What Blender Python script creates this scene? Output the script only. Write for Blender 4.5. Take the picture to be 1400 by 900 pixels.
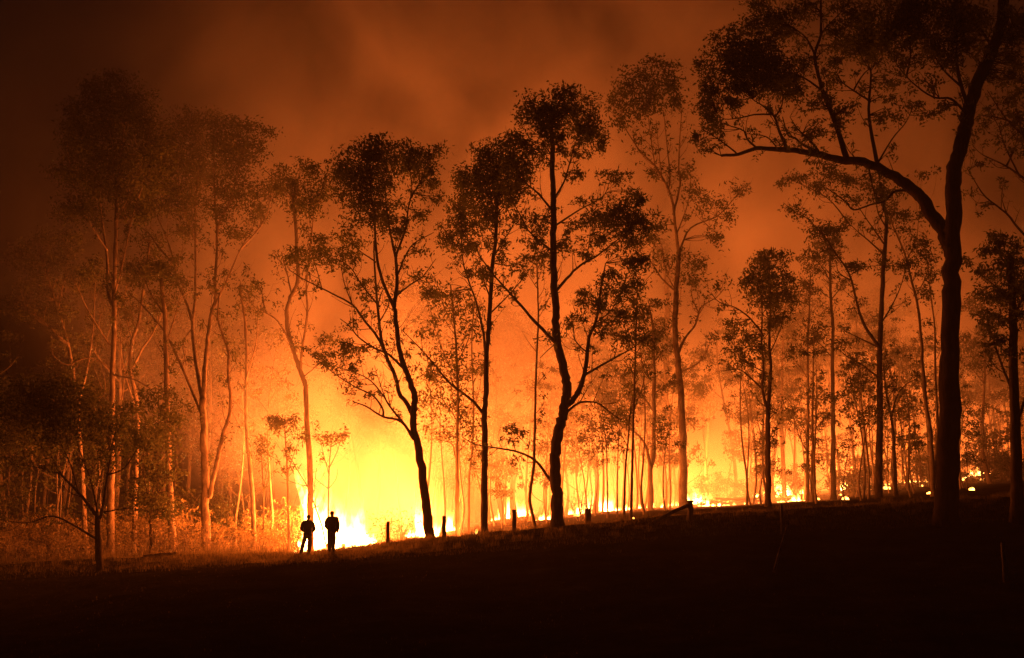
import bpy, math, random
import numpy as np
sc = bpy.context.scene
for ob in list(bpy.data.objects): bpy.data.objects.remove(ob)
COL = sc.collection

# ---------------------------------------------------------------- camera
F = 1600.0                                   # focal length in photo pixels
TH = math.atan((712 - 450) / F)              # pitched up: eye level lies at photo row 712
ST, CT, CZ = math.sin(TH), math.cos(TH), 1.6
cam = bpy.data.cameras.new('camera'); cam_ob = bpy.data.objects.new('camera', cam); COL.objects.link(cam_ob)
cam_ob.location = (0, 0, CZ); cam_ob.rotation_euler = (math.pi / 2 + TH, 0, 0)
cam.sensor_width = 36; cam.lens = 36 * F / 1400; cam.clip_end = 3000
sc.camera = cam_ob

# ---------------------------------------------------------------- night sky, exposure
w = bpy.data.worlds.new('World'); sc.world = w; w.use_nodes = True
wt = w.node_tree; bg = wt.nodes['Background']
sky = wt.nodes.new('ShaderNodeTexSky'); sky.sky_type = 'NISHITA'; sky.sun_disc = False
sky.sun_elevation = math.radians(-4); sky.sun_rotation = math.radians(200); sky.dust_density = 4; sky.ozone_density = 0.6
wt.links.new(sky.outputs[0], bg.inputs[0]); bg.inputs[1].default_value = 0.05
vs = sc.view_settings; vs.view_transform = 'Standard'; vs.look = 'None'; vs.gamma = 1; vs.use_curve_mapping = False; vs.exposure = 0
cy = sc.cycles
cy.use_denoising = True; cy.max_bounces = 6; cy.diffuse_bounces = 2; cy.glossy_bounces = 1; cy.transmission_bounces = 2
cy.volume_bounces = 1; cy.transparent_max_bounces = 48; cy.sample_clamp_indirect = 4
cy.caustics_reflective = False; cy.caustics_refractive = False
cy.volume_step_rate = 1.0; cy.use_adaptive_sampling = True; cy.adaptive_threshold = 0.02

FIRE = (1.0, 0.170, 0.0210)                  # colour of the firelight
POWER = 1.1

rnd = random.Random(7); rng = np.random.default_rng(7)

# ---------------------------------------------------------------- pixel -> point at a given depth
def P(px, py, D):
    u = (px - 700) / F; v = (450 - py) / F
    t = D / (CT - v * ST)
    return np.array((u * t, D, CZ + t * (ST + v * CT)))
def row_z(py, D):
    v = (450 - py) / F
    return CZ + D / (CT - v * ST) * (ST + v * CT)
def px_x(px, py, D): return P(px, py, D)[0]

# ---------------------------------------------------------------- terrain heights
_cp = [(-400, 775), (0, 771), (150, 764), (280, 758), (420, 756), (480, 750), (530, 743), (600, 735), (700, 726), (760, 720), (830, 714), (900, 707), (945, 704), (1050, 699), (1200, 690), (1300, 685), (1400, 678), (1800, 668)]
_fp = [(-400, 752), (0, 750), (280, 746), (420, 742), (530, 730), (600, 722), (700, 708), (760, 700), (830, 694), (930, 691), (1050, 684), (1150, 669), (1250, 659), (1330, 653), (1400, 643), (1800, 600)]
DC, DF = 56.0, 110.0
_cx = [((p - 700) / F * DC, row_z(r, DC)) for p, r in _cp]
_fx = [((p - 700) / F * DF, row_z(r, DF)) for p, r in _fp]
CXX, CXZ = np.array([a for a, b in _cx]), np.array([b for a, b in _cx])
FXX, FXZ = np.array([a for a, b in _fx]), np.array([b for a, b in _fx])
def sstep(a, b, x):
    t = np.clip((x - a) / (b - a), 0, 1); return t * t * (3 - 2 * t)
def terrain(x, y):
    x = np.asarray(x, float); y = np.asarray(y, float)
    zc = np.interp(x, CXX, CXZ)
    k = np.clip((y - DC) / (DF - DC), 0, 1)
    xf = np.interp(x * (1 + 0 * y), FXX, FXZ)
    low = -2.6 + 0.35 * zc
    near = low + (zc - low) * np.clip((y - 12) / (DC - 12), 0, 1) ** (1.9 - 0.8 * np.exp(-((x + 10) / 5.5) ** 2)) - low * sstep(11, 1, y)  # drop shaped to shade the foreground, flattened by the people to catch firelight
    far = zc * (1 - k) + xf * k - 0.45 * np.sin(np.clip((y - DC) / 16, 0, 1) * math.pi) * sstep(14, 0, x)
    z = np.where(y <= DC, near, far)
    z = z - 2.0 * sstep(130, 400, y)
    return z + 0.03 * np.sin(x * 1.3 + y * 0.7) * np.sin(y * 0.9 - x * 0.4) + 0.015 * np.sin(x * 3.1 + 1) * np.sin(y * 2.3)
def tz(x, y): return float(terrain(x, y))

# ---------------------------------------------------------------- node helper and materials
class NT:
    def __init__(s, name):
        s.mat = bpy.data.materials.new(name); s.mat.use_nodes = True; s.t = s.mat.node_tree; s.t.nodes.clear()
    def n(s, typ, ins={}, **kw):
        q = s.t.nodes.new(typ)
        for k, v in kw.items(): setattr(q, k, v)
        for k, v in ins.items():
            if isinstance(v, bpy.types.NodeSocket): s.t.links.new(v, q.inputs[k])
            else: q.inputs[k].default_value = v
        return q
    def m(s, op, a, b=0.0, cl=False): return s.n('ShaderNodeMath', {0: a, 1: b}, operation=op, use_clamp=cl).outputs[0]
    def mr(s, x, a, b, c=0.0, d=1.0): return s.n('ShaderNodeMapRange', {0: x, 1: a, 2: b, 3: c, 4: d}, interpolation_type='SMOOTHSTEP').outputs[0]
    def ramp(s, x, stops):
        q = s.n('ShaderNodeValToRGB', {0: x}); e = q.color_ramp.elements
        while len(e) < len(stops): e.new(0.5)
        for el, (p, c) in zip(e, stops): el.position = p; el.color = (*c, 1)
        return q.outputs[0]
    def obj(s, scale=(1, 1, 1)):
        c = s.n('ShaderNodeTexCoord').outputs['Object']
        return s.n('ShaderNodeMapping', {'Vector': c, 'Scale': scale}).outputs[0]
    def out(s, surf=None, vol=None):
        i = {}
        if surf is not None: i['Surface'] = surf
        if vol is not None: i['Volume'] = vol
        s.n('ShaderNodeOutputMaterial', i); return s.mat

def bark_mat(name, dark, light, bump=0.5, vs_=(3, 3, 0.8)):
    k = NT(name); c = k.obj(vs_)
    n1 = k.n('ShaderNodeTexNoise', {'Vector': c, 'Scale': 1.6, 'Detail': 6, 'Roughness': 0.65}).outputs[0]
    n2 = k.n('ShaderNodeTexNoise', {'Vector': k.obj((14, 14, 2.5)), 'Scale': 1.0, 'Detail': 4, 'Roughness': 0.6}).outputs[0]
    col = k.ramp(n1, [(0.32, dark), (0.5, tuple((a + b) / 2 for a, b in zip(dark, light))), (0.66, light)])
    b = k.n('ShaderNodeBump', {'Height': n2, 'Strength': bump, 'Distance': 0.03}).outputs[0]
    p = k.n('ShaderNodeBsdfDiffuse', {'Color': col, 'Roughness': 0.5, 'Normal': b})
    return k.out(p.outputs[0])
M = {}
M['dark_bark'] = bark_mat('dark_ironbark', (0.016, 0.012, 0.009), (0.065, 0.05, 0.036), 0.9)
M['black_bark'] = bark_mat('near_black_bark', (0.008, 0.006, 0.005), (0.03, 0.023, 0.017), 0.9)  # darkest bark tone, used on the big gum
M['pale_bark'] = bark_mat('pale_gum_bark', (0.05, 0.035, 0.025), (0.22, 0.175, 0.13), 0.35, (2.2, 2.2, 1.1))
M['grey_bark'] = bark_mat('grey_bark', (0.07, 0.055, 0.04), (0.22, 0.18, 0.13), 0.6)
M['post_wood'] = bark_mat('weathered_post_wood', (0.05, 0.04, 0.03), (0.16, 0.13, 0.1), 0.6, (6, 6, 1))
M['char'] = bark_mat('charred_wood', (0.008, 0.007, 0.006), (0.05, 0.042, 0.036), 0.8)

def leaf_mat(name, a, b, trans):
    k = NT(name)
    n = k.n('ShaderNodeTexNoise', {'Vector': k.obj((1, 1, 1)), 'Scale': 1.7, 'Detail': 3}).outputs[0]
    col = k.ramp(n, [(0.3, a), (0.7, b)])
    d = k.n('ShaderNodeBsdfDiffuse', {'Color': col}).outputs[0]
    t = k.n('ShaderNodeBsdfTranslucent', {'Color': col}).outputs[0]
    return k.out(k.n('ShaderNodeMixShader', {0: trans, 1: d, 2: t}).outputs[0])
M['leaf'] = leaf_mat('gum_leaf', (0.035, 0.045, 0.02), (0.08, 0.085, 0.04), 0.3)
M['scrub_leaf'] = leaf_mat('dry_scrub_leaf', (0.10, 0.085, 0.04), (0.26, 0.2, 0.1), 0.35)
M['grass'] = leaf_mat('dry_grass', (0.035, 0.029, 0.015), (0.12, 0.095, 0.046), 0.4)

def ground_mat():
    k = NT('burnt_paddock_ground'); c = k.obj()
    n1 = k.n('ShaderNodeTexNoise', {'Vector': c, 'Scale': 0.35, 'Detail': 8, 'Roughness': 0.65}).outputs[0]
    n2 = k.n('ShaderNodeTexNoise', {'Vector': c, 'Scale': 5.0, 'Detail': 6, 'Roughness': 0.7}).outputs[0]
    col = k.ramp(n1, [(0.3, (0.012, 0.010, 0.007)), (0.55, (0.025, 0.020, 0.012)), (0.75, (0.045, 0.036, 0.02))])
    b = k.n('ShaderNodeBump', {'Height': n2, 'Strength': 0.9, 'Distance': 0.12}).outputs[0]
    return k.out(k.n('ShaderNodeBsdfDiffuse', {'Color': col, 'Roughness': 0.6, 'Normal': b}).outputs[0])
M['ground'] = ground_mat()

def flame_mat():
    k = NT('flame'); c = k.n('ShaderNodeTexCoord').outputs['Object']
    h = k.n('ShaderNodeAttribute', attribute_name='flame_height').outputs['Fac']
    col = k.ramp(h, [(0.0, (1.0, 0.50, 0.13)), (0.45, (1.0, 0.38, 0.07)), (1.0, (1.0, 0.20, 0.015))])
    st = k.mr(h, 0.0, 1.0, 15.0, 3.0)
    n = k.n('ShaderNodeTexNoise', {'Vector': k.obj((2.2, 2.2, 1.0)), 'Scale': 1.3, 'Detail': 3, 'Distortion': 1.0}).outputs[0]
    a = k.m('MULTIPLY', k.mr(n, 0.34, 0.62), k.mr(h, 0.15, 1.0, 0.8, 0.06))
    e = k.n('ShaderNodeEmission', {'Color': col, 'Strength': k.m('MULTIPLY', st, a)}).outputs[0]
    t = k.n('ShaderNodeBsdfTransparent').outputs[0]          # flames throw no shadow: they only add light
    mat = k.out(k.n('ShaderNodeAddShader', {0: t, 1: e}).outputs[0])
    mat.cycles.emission_sampling = 'NONE'; return mat
M['flame'] = flame_mat()
def ember_mat():
    k = NT('glowing_ember')
    n = k.n('ShaderNodeTexNoise', {'Vector': k.obj(), 'Scale': 5.0, 'Detail': 3}).outputs[0]
    e = k.n('ShaderNodeEmission', {'Color': (1.0, 0.38, 0.06, 1), 'Strength': k.mr(n, 0.35, 0.65, 5.0, 16.0)}).outputs[0]
    mat = k.out(e); mat.cycles.emission_sampling = 'NONE'; return mat
M['ember'] = ember_mat()

# ---------------------------------------------------------------- object helpers
def tag(o, label=None, cat=None, group=None, kind=None):
    if label: o['label'] = label
    if cat: o['category'] = cat
    if group: o['group'] = group
    if kind: o['kind'] = kind
    return o
def empty(name, loc, label=None, cat=None, group=None):
    o = bpy.data.objects.new(name, None); o.location = loc; COL.objects.link(o)
    o.empty_display_size = 0.3
    return tag(o, label, cat, group)
def mesh_ob(name, v, f, mat, parent=None, smooth=True, origin=(0, 0, 0)):
    me = bpy.data.meshes.new(name)
    v = np.asarray(v, float) - np.asarray(origin)
    me.from_pydata(v.tolist(), [], f); me.materials.append(M[mat] if isinstance(mat, str) else mat)
    if smooth: me.polygons.foreach_set('use_smooth', np.ones(len(me.polygons), bool))
    o = bpy.data.objects.new(name, me); COL.objects.link(o)
    if parent is not None: o.parent = parent
    else: o.location = origin
    return o
def copy_tree(o, parent=None):
    c = o.copy(); COL.objects.link(c); c.parent = parent
    for ch in list(o.children): copy_tree(ch, c)
    return c

class MB:
    def __init__(s): s.v = []; s.f = []
    def tube(s, pts, rad, sides=8, cap=True, rough=0.0):
        pts = np.asarray(pts, float); n = len(pts)
        rad = np.asarray(rad, float) * np.ones(n)
        tan = np.gradient(pts, axis=0); tan /= np.linalg.norm(tan, axis=1)[:, None] + 1e-9
        ref = np.array((0.9, 0.1, 0.3)) if abs(tan[0][0]) < 0.8 else np.array((0.1, 0.9, 0.3))
        b0 = len(s.v)
        ang = np.arange(sides) / sides * 2 * math.pi
        for i in range(n):
            a = np.cross(tan[i], ref); a /= np.linalg.norm(a) + 1e-9
            b = np.cross(tan[i], a)
            rr = rad[i] * (1 + (rng.uniform(-rough, rough, sides) if rough else 0))
            ring = pts[i] + (np.cos(ang) * rr)[:, None] * a + (np.sin(ang) * rr)[:, None] * b
            s.v.extend(ring.tolist())
        for i in range(n - 1):
            for j in range(sides):
                p, q = b0 + i * sides + j, b0 + i * sides + (j + 1) % sides
                s.f.append((p, q, q + sides, p + sides))
        if cap:
            s.f.append(tuple(b0 + j for j in range(sides))[::-1]); s.f.append(tuple(b0 + (n - 1) * sides + j for j in range(sides)))
    def ob(s, name, mat, parent=None, origin=(0, 0, 0), smooth=True): return mesh_ob(name, s.v, s.f, mat, parent, smooth, origin)

def smooth_line(pts, per=4):
    pts = np.asarray(pts, float)
    if len(pts) < 3: 
        t = np.linspace(0, 1, per + 1)[:, None]; return pts[0] * (1 - t) + pts[-1] * t
    q = np.vstack([2 * pts[0] - pts[1], pts, 2 * pts[-1] - pts[-2]]); out = []
    for i in range(1, len(q) - 2):
        p0, p1, p2, p3 = q[i - 1], q[i], q[i + 1], q[i + 2]
        for j in range(per):
            t = j / per
            out.append(0.5 * (2 * p1 + (p2 - p0) * t + (2 * p0 - 5 * p1 + 4 * p2 - p3) * t * t + (3 * p1 - p0 - 3 * p2 + p3) * t ** 3))
    out.append(pts[-1]); return np.array(out)

def leaves_ob(name, cen, mat, parent, origin, L=0.2, W=0.075, droop=0.5):
    """one mesh of many lens-shaped leaves around the given centres"""
    cen = np.asarray(cen); n = len(cen)
    a = rng.normal(size=(n, 3)); a[:, 2] -= droop; a /= np.linalg.norm(a, axis=1)[:, None]
    b = np.cross(a, rng.normal(size=(n, 3))); b /= np.linalg.norm(b, axis=1)[:, None] + 1e-9
    l = L * rng.uniform(0.5, 1.45, n)[:, None]; wv = W * rng.uniform(0.7, 1.2, n)[:, None]
    c = cen - origin
    v = np.stack([c, c + a * l * 0.45 + b * wv * 0.5, c + a * l, c + a * l * 0.45 - b * wv * 0.5], 1).reshape(-1, 3)
    me = bpy.data.meshes.new(name); me.vertices.add(4 * n); me.vertices.foreach_set('co', v.ravel())
    me.loops.add(4 * n); me.loops.foreach_set('vertex_index', np.arange(4 * n, dtype=np.int32))
    me.polygons.add(n); me.polygons.foreach_set('loop_start', np.arange(0, 4 * n, 4, dtype=np.int32))
    me.update(); me.validate(); me.materials.append(M[mat])
    o = bpy.data.objects.new(name, me); COL.objects.link(o); o.parent = parent
    return o

def clump_points(C, R, n, up=0.25, sub=None):
    """leaf positions in uneven sub-clumps inside an ellipsoid; returns (leaf points, sub-clump centres)"""
    C, R = np.asarray(C), np.asarray(R)
    m = sub or max(4, int(n / 45))
    d = rng.normal(size=(m, 3)); d /= np.linalg.norm(d, axis=1)[:, None]
    d *= rng.uniform(0.25, 1.0, m)[:, None] ** 0.5
    d[:, 2] += up * rng.uniform(-0.4, 1, m) * 0.6
    s = C + d * R * 0.85
    idx = rng.choice(m, n, p=rng.dirichlet(np.ones(m) * 1.3))
    g = rng.normal(size=(n, 3)) * R * np.array((0.30, 0.30, 0.16))
    g[:, 2] -= rng.exponential(0.30, n) * R[2] - 0.12 * R[2]           # gum leaves hang in sprays below the twig
    g[:, :2] += rng.normal(size=(m, 2))[idx] * (-g[:, 2:3]) * 0.25
    return s[idx] + g, s

# ---------------------------------------------------------------- traced trees
def px_tree(name, label, D, branches, blobs, bark='grey_bark', dens=1.0, leaf=0.2, spread=0.55, seed=1, group=None, leafmat='leaf', cat='tree', depth=1.0, twig=0.012, fine=1.6, leafy=0.55):
    """branches: [(w0, w1, [(px,py),...]), ...]; the first is the trunk.  Blobs: (px, py, rx, ry)."""
    global rng
    rng = np.random.default_rng(seed); r = random.Random(seed)
    m = 1.0 / F * D                                     # metres per photo pixel at this depth
    b0 = branches[0][2][0]
    X0 = px_x(b0[0], b0[1], D); Z0 = tz(X0, D)
    org = np.array((X0, D, Z0))
    root = empty(name, org, label, cat, group)
    samples = []; spans = []                            # (px, py, dy, rad)
    for i, (w0, w1, pts) in enumerate(branches):
        pts = [tuple(map(float, p)) for p in pts]
        if i == 0:
            dy0 = 0.0; slope = 0.0
        else:
            S = np.array(samples); d2 = (S[:, 0] - pts[0][0]) ** 2 + (S[:, 1] - pts[0][1]) ** 2
            j = int(np.argmin(d2)); dy0 = S[j, 2]
            if d2[j] > 4: pts = [(S[j, 0], S[j, 1])] + pts
            slope = r.choice((-1, 1)) * r.uniform(0.25, 1.0) * spread * depth
        sp = smooth_line(pts, 5 if i == 0 else 4)
        seg = np.concatenate([[0], np.cumsum(np.hypot(*np.diff(sp, axis=0).T))])
        t = seg / seg[-1]
        wob = 0.0 if i else 0.15 * depth
        dys = dy0 + slope * seg * m + wob * np.sin(t * 5 + seed)
        rad = (w0 + (w1 - w0) * t ** 0.85) * 0.5 * m
        jit = rng.normal(size=sp.shape) * (0.10 * rad / m)[:, None]
        sp = sp + jit
        P3 = np.array([P(a, b, D + dy) for (a, b), dy in zip(sp, dys)])
        if i == 0:                                      # flare and root the trunk in the ground
            g = P3[0].copy(); g[2] = min(P3[0][2], Z0) - 0.35
            if P3[0][2] > Z0 + 0.2:
                P3 = np.vstack([[g[0], g[1], Z0 - 0.35], P3]); rad = np.concatenate([[rad[0] * 1.35], rad])
            else:
                keep = P3[:, 2] > Z0 + 0.15
                P3 = np.vstack([[P3[0][0], P3[0][1], Z0 - 0.35], P3[keep]]); rad = np.concatenate([[rad[0] * 1.35], rad[keep]])
        b = MB(); big = (w0 * m > 0.25)
        b.tube(P3, rad, 14 if big else (8 if w0 * m > 0.08 else 6), rough=0.10 if big else 0.05)
        b.ob('trunk' if i == 0 else 'limb', bark, root, org)
        spans.append((len(samples), len(samples) + len(sp), i))
        for k in range(len(sp)): samples.append((sp[k][0], sp[k][1], dys[k], rad[min(k, len(rad) - 1)]))
    S = np.array(samples)
    tw = MB(); allp = []; full = [(bx, by, rx * 1.2, ry * 1.25, 1.0) for bx, by, rx, ry in blobs]
    for i, (ax, ay, arx, ary) in enumerate(blobs):      # looser foliage fills the room between neighbouring clumps
        for cx, cy_, crx, cry in blobs[i + 1:]:
            d = math.hypot(ax - cx, ay - cy_)
            if d < 2.4 * (arx + crx) * 0.5 + 8 and r.random() < 0.75:
                full.append(((ax + cx) / 2 + r.uniform(-6, 6), (ay + cy_) / 2 + r.uniform(-2, 10), (arx + crx) * 0.5, (ary + cry) * 0.62, 0.24))
    for (bx, by, rx, ry, dk) in full:
        cost = (S[:, 0] - bx) ** 2 + (S[:, 1] - by) ** 2 + 3.0 * np.maximum(0, by - S[:, 1]) ** 2
        j = int(np.argmin(cost)); dyb = S[j, 2] + r.uniform(-0.6, 0.6) * (rx + ry) * 0.6 * m * depth
        A = P(S[j, 0], S[j, 1], D + S[j, 2]); C = P(bx, by, D + dyb)
        R = np.array((rx * m, (rx + ry) * 0.55 * m, ry * m))
        area = math.pi * R[0] * R[2]
        n = max(20, int(dens * dk * area / (leaf * leaf * 0.36) * 2.7))
        lp, sub = clump_points(C, R, n)
        allp.append(lp)
        for s in sub[: 7 if dk > 0.5 else 3]:
            mid = (A + s) / 2 + rng.normal(size=3) * 0.10 * np.linalg.norm(s - A) + np.array((0, 0, 0.06 * np.linalg.norm(s - A)))
            ln = smooth_line([A, mid, s], 3)
            r0 = min(S[j, 3] * 0.5, twig * 1.6 + 0.006 * np.linalg.norm(s - A))
            tw.tube(ln, np.linspace(r0, twig * 0.5, len(ln)), 5, cap=False)
    for (k0, k1, i) in spans:                              # fine side branches, some carrying a hanging spray of leaves
        Lm = np.hypot(*np.diff(S[k0:k1, :2], axis=0).T).sum() * m
        for _ in range(int(Lm * fine * (0.9 if i else 0.55)) + (1 if i else 0)):
            t = r.uniform(0.3 if i else 0.5, 0.98); k = min(k1 - 2, k0 + int(t * (k1 - k0 - 1)))
            tg = S[k + 1, :2] - S[k, :2]; an = math.atan2(-tg[1], tg[0]) + r.choice((-1, 1)) * r.uniform(0.4, 1.15)
            an = an + 0.35 * math.sin(math.pi / 2 - an); Lp = r.uniform(0.4, 1.5) * min(1.0, 0.35 + Lm * 0.25) / m
            q0 = S[k, :2]; q1 = q0 + 0.5 * Lp * np.array((math.cos(an), -math.sin(an))) + rng.normal(size=2) * 0.06 * Lp; an2 = an + 0.5 * math.sin(math.pi / 2 - an) + r.uniform(-0.4, 0.4); q2 = q1 + 0.5 * Lp * np.array((math.cos(an2), -math.sin(an2)))
            sl = r.uniform(-0.7, 0.7) * Lp * m * 0.5; pts3 = [P(*q0, D + S[k, 2]), P(*q1, D + S[k, 2] + sl), P(*q2, D + S[k, 2] + 1.6 * sl)]
            ln = smooth_line(pts3, 4); r0 = min(S[k, 3] * 0.6, 0.012 + 0.010 * Lp * m); tw.tube(ln, np.linspace(r0, 0.006, len(ln)), 5, cap=False)
            for _f in range(2):
                kk = r.randrange(3, len(ln)); e = ln[kk] + rng.normal(size=3) * 0.22 * Lp * m + np.array((0, 0, 0.12 * Lp * m)); tw.tube([ln[kk], (ln[kk] + e) / 2 + rng.normal(size=3) * 0.02, e], [0.009, 0.007, 0.005], 4, cap=False)
                if blobs and r.random() < leafy * 0.7: allp.append(clump_points(e, np.array((0.22, 0.22, 0.24)) * r.uniform(0.7, 1.4), max(6, int(0.5 * dens / leaf ** 2)), sub=3)[0])
            if blobs and r.random() < leafy: allp.append(clump_points(ln[-1], np.array((0.28, 0.28, 0.30)) * r.uniform(0.7, 1.5), max(8, int(0.9 * dens / leaf ** 2)), sub=4)[0])
    if tw.v: tag(tw.ob('twigs', bark, root, org), kind='stuff')
    if allp: tag(leaves_ob('crown', np.vstack(allp), leafmat, root, org, leaf * 1.15, leaf * 0.48), kind='stuff')
    return root

# ================================================================ the setting
def build_ground():
    ys = np.concatenate([np.arange(-30, 30, 2.5), np.arange(30, 46, 1.0), np.arange(46, 66, 0.4), np.arange(66, 120, 1.2), np.arange(120, 300, 12), [320, 400, 600, 900]])
    xs = np.concatenate([[-900, -600, -400, -250], np.arange(-160, -60, 8), np.arange(-60, -28, 1.6), np.arange(-28, 28, 0.45), np.arange(28, 60, 1.4), np.arange(60, 170, 8), [250, 400, 600, 900]])
    X, Y = np.meshgrid(xs, ys); Z = terrain(X, Y)
    Z = Z + rng.normal(size=Z.shape) * 0.02
    v = np.stack([X, Y, Z], -1).reshape(-1, 3); nx = len(xs)
    f = [(j * nx + i, j * nx + i + 1, (j + 1) * nx + i + 1, (j + 1) * nx + i) for j in range(len(ys) - 1) for i in range(nx - 1)]
    return tag(mesh_ob('ground', v, f, 'ground'), kind='structure')
build_ground()

def build_grass():
    parts = []
    def band(n, x0, x1, y0, y1, h0, h1, lean=0.35, clumps=None):
        if clumps:
            cx = rng.uniform(x0, x1, clumps); cyy = rng.uniform(y0, y1, clumps); i = rng.integers(0, clumps, n)
            x = cx[i] + rng.normal(size=n) * 0.14; y = cyy[i] + rng.normal(size=n) * 0.14
            h = (rng.uniform(0.5, 1.3, clumps)[i]) * rng.uniform(h0, h1, n)
        else:
            x = rng.uniform(x0, x1, n); y = rng.uniform(y0, y1, n); h = rng.uniform(h0, h1, n)
        z = terrain(x, y); parts.append((x, y, z, h, lean))
    band(26000, -32, 32, 50, 58.5, 0.04, 0.16)
    band(16000, -17, -3, 51, 57, 0.05, 0.2)
    band(16000, -32, 32, 52, 58.5, 0.10, 0.32, clumps=420)
    band(9000, -28, 28, 30, 50, 0.015, 0.05)
    band(5000, -16, 16, 13, 30, 0.01, 0.035)
    band(12000, -34, -12, 58.5, 68, 0.2, 0.7, clumps=500)
    x, y, z, h = (np.concatenate([p[i] for p in parts]) for i in range(4)); n = len(x)
    a = rng.uniform(0, 2 * math.pi, n); wd = 0.006 + 0.02 * h + rng.uniform(0, 0.006, n)
    lx, ly = rng.normal(size=n) * 0.35 * h, rng.normal(size=n) * 0.35 * h
    v = np.stack([np.stack([x - np.cos(a) * wd, y - np.sin(a) * wd, z - 0.03], 1), np.stack([x + np.cos(a) * wd, y + np.sin(a) * wd, z - 0.03], 1), np.stack([x + lx, y + ly, z + h], 1)], 1).reshape(-1, 3)
    me = bpy.data.meshes.new('grass'); me.vertices.add(3 * n); me.vertices.foreach_set('co', v.ravel())
    me.loops.add(3 * n); me.loops.foreach_set('vertex_index', np.arange(3 * n, dtype=np.int32))
    me.polygons.add(n); me.polygons.foreach_set('loop_start', np.arange(0, 3 * n, 3, dtype=np.int32)); me.update(); me.validate()
    me.materials.append(M['grass']); o = bpy.data.objects.new('grass', me); COL.objects.link(o)
    tag(o, 'short dry grass over the dark slope', 'grass', kind='stuff')
build_grass()

# ---------------------------------------------------------------- smoke and haze
def box_ob(name, a, b, mat):
    v = [(x, y, z) for x in (a[0], b[0]) for y in (a[1], b[1]) for z in (a[2], b[2])]
    f = [(0, 1, 3, 2), (4, 6, 7, 5), (0, 4, 5, 1), (2, 3, 7, 6), (0, 2, 6, 4), (1, 5, 7, 3)]
    return mesh_ob(name, v, f, mat, smooth=False)
def smoke():
    k = NT('wood_smoke'); c = k.n('ShaderNodeTexCoord').outputs['Object']
    X, Y, Z = k.n('ShaderNodeSeparateXYZ', {0: c}).outputs
    cs = k.n('ShaderNodeMapping', {'Vector': c, 'Rotation': (0, 0.5, 0), 'Scale': (1.25, 1.0, 0.8)}).outputs[0]
    nz = k.n('ShaderNodeTexNoise', {'Vector': cs, 'Scale': 0.075, 'Detail': 4, 'Roughness': 0.58, 'Distortion': 0.9}).outputs[0]
    d = k.mr(nz, 0.36, 0.66, 0.08, 1.75)
    edge = k.m('ADD', k.m('ADD', X, k.m('MULTIPLY', Z, 1.5)), k.m('MULTIPLY', nz, 9.0))
    for g in (k.mr(edge, -10, 1.0), k.mr(k.m('SUBTRACT', X, k.m('MULTIPLY', Z, 0.45)), -50, -18, 0.05, 1), k.mr(Z, 26, 63, 1, 0), k.mr(k.m('SUBTRACT', Y, k.m('MULTIPLY', k.m('MAXIMUM', X, 0.0), 0.6)), 60, 74), k.mr(X, 2, 26, 1, 0.7), k.mr(Y, 125, 150, 1, 0),
              k.mr(X, -73, -55), k.mr(X, 30, 93, 1, 0)):
        d = k.m('MULTIPLY', d, g)
    core = k.m('MULTIPLY', k.m('MULTIPLY', k.mr(X, -17, -10), k.mr(X, -5, 7, 1, 0)), k.m('MULTIPLY', k.mr(Y, 63, 70), k.mr(Y, 78, 90, 1, 0)))
    d = k.m('MULTIPLY', d, k.m('ADD', 1.0, k.m('MULTIPLY', k.m('MULTIPLY', core, k.mr(Z, 3, 26, 1, 0)), 0.7)))
    pv = k.n('ShaderNodeVolumePrincipled', {'Color': (0.9, 0.88, 0.86, 1), 'Density': k.m('MULTIPLY', d, 0.021), 'Anisotropy': 0.2}).outputs[0]
    o = box_ob('smoke', (-75, 59.5, -3), (95, 151, 64), k.out(vol=pv))
    tag(o, 'billowing smoke lit orange by the bush fire', 'smoke', kind='stuff')
    k = NT('thin_haze')
    pv = k.n('ShaderNodeVolumePrincipled', {'Color': (0.9, 0.88, 0.86, 1), 'Density': 0.0004, 'Anisotropy': 0.2}).outputs[0]
    o = box_ob('haze', (-1000, -60, -9), (1000, 950, 66), k.out(vol=pv)); tag(o, kind='stuff')
smoke()

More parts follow.
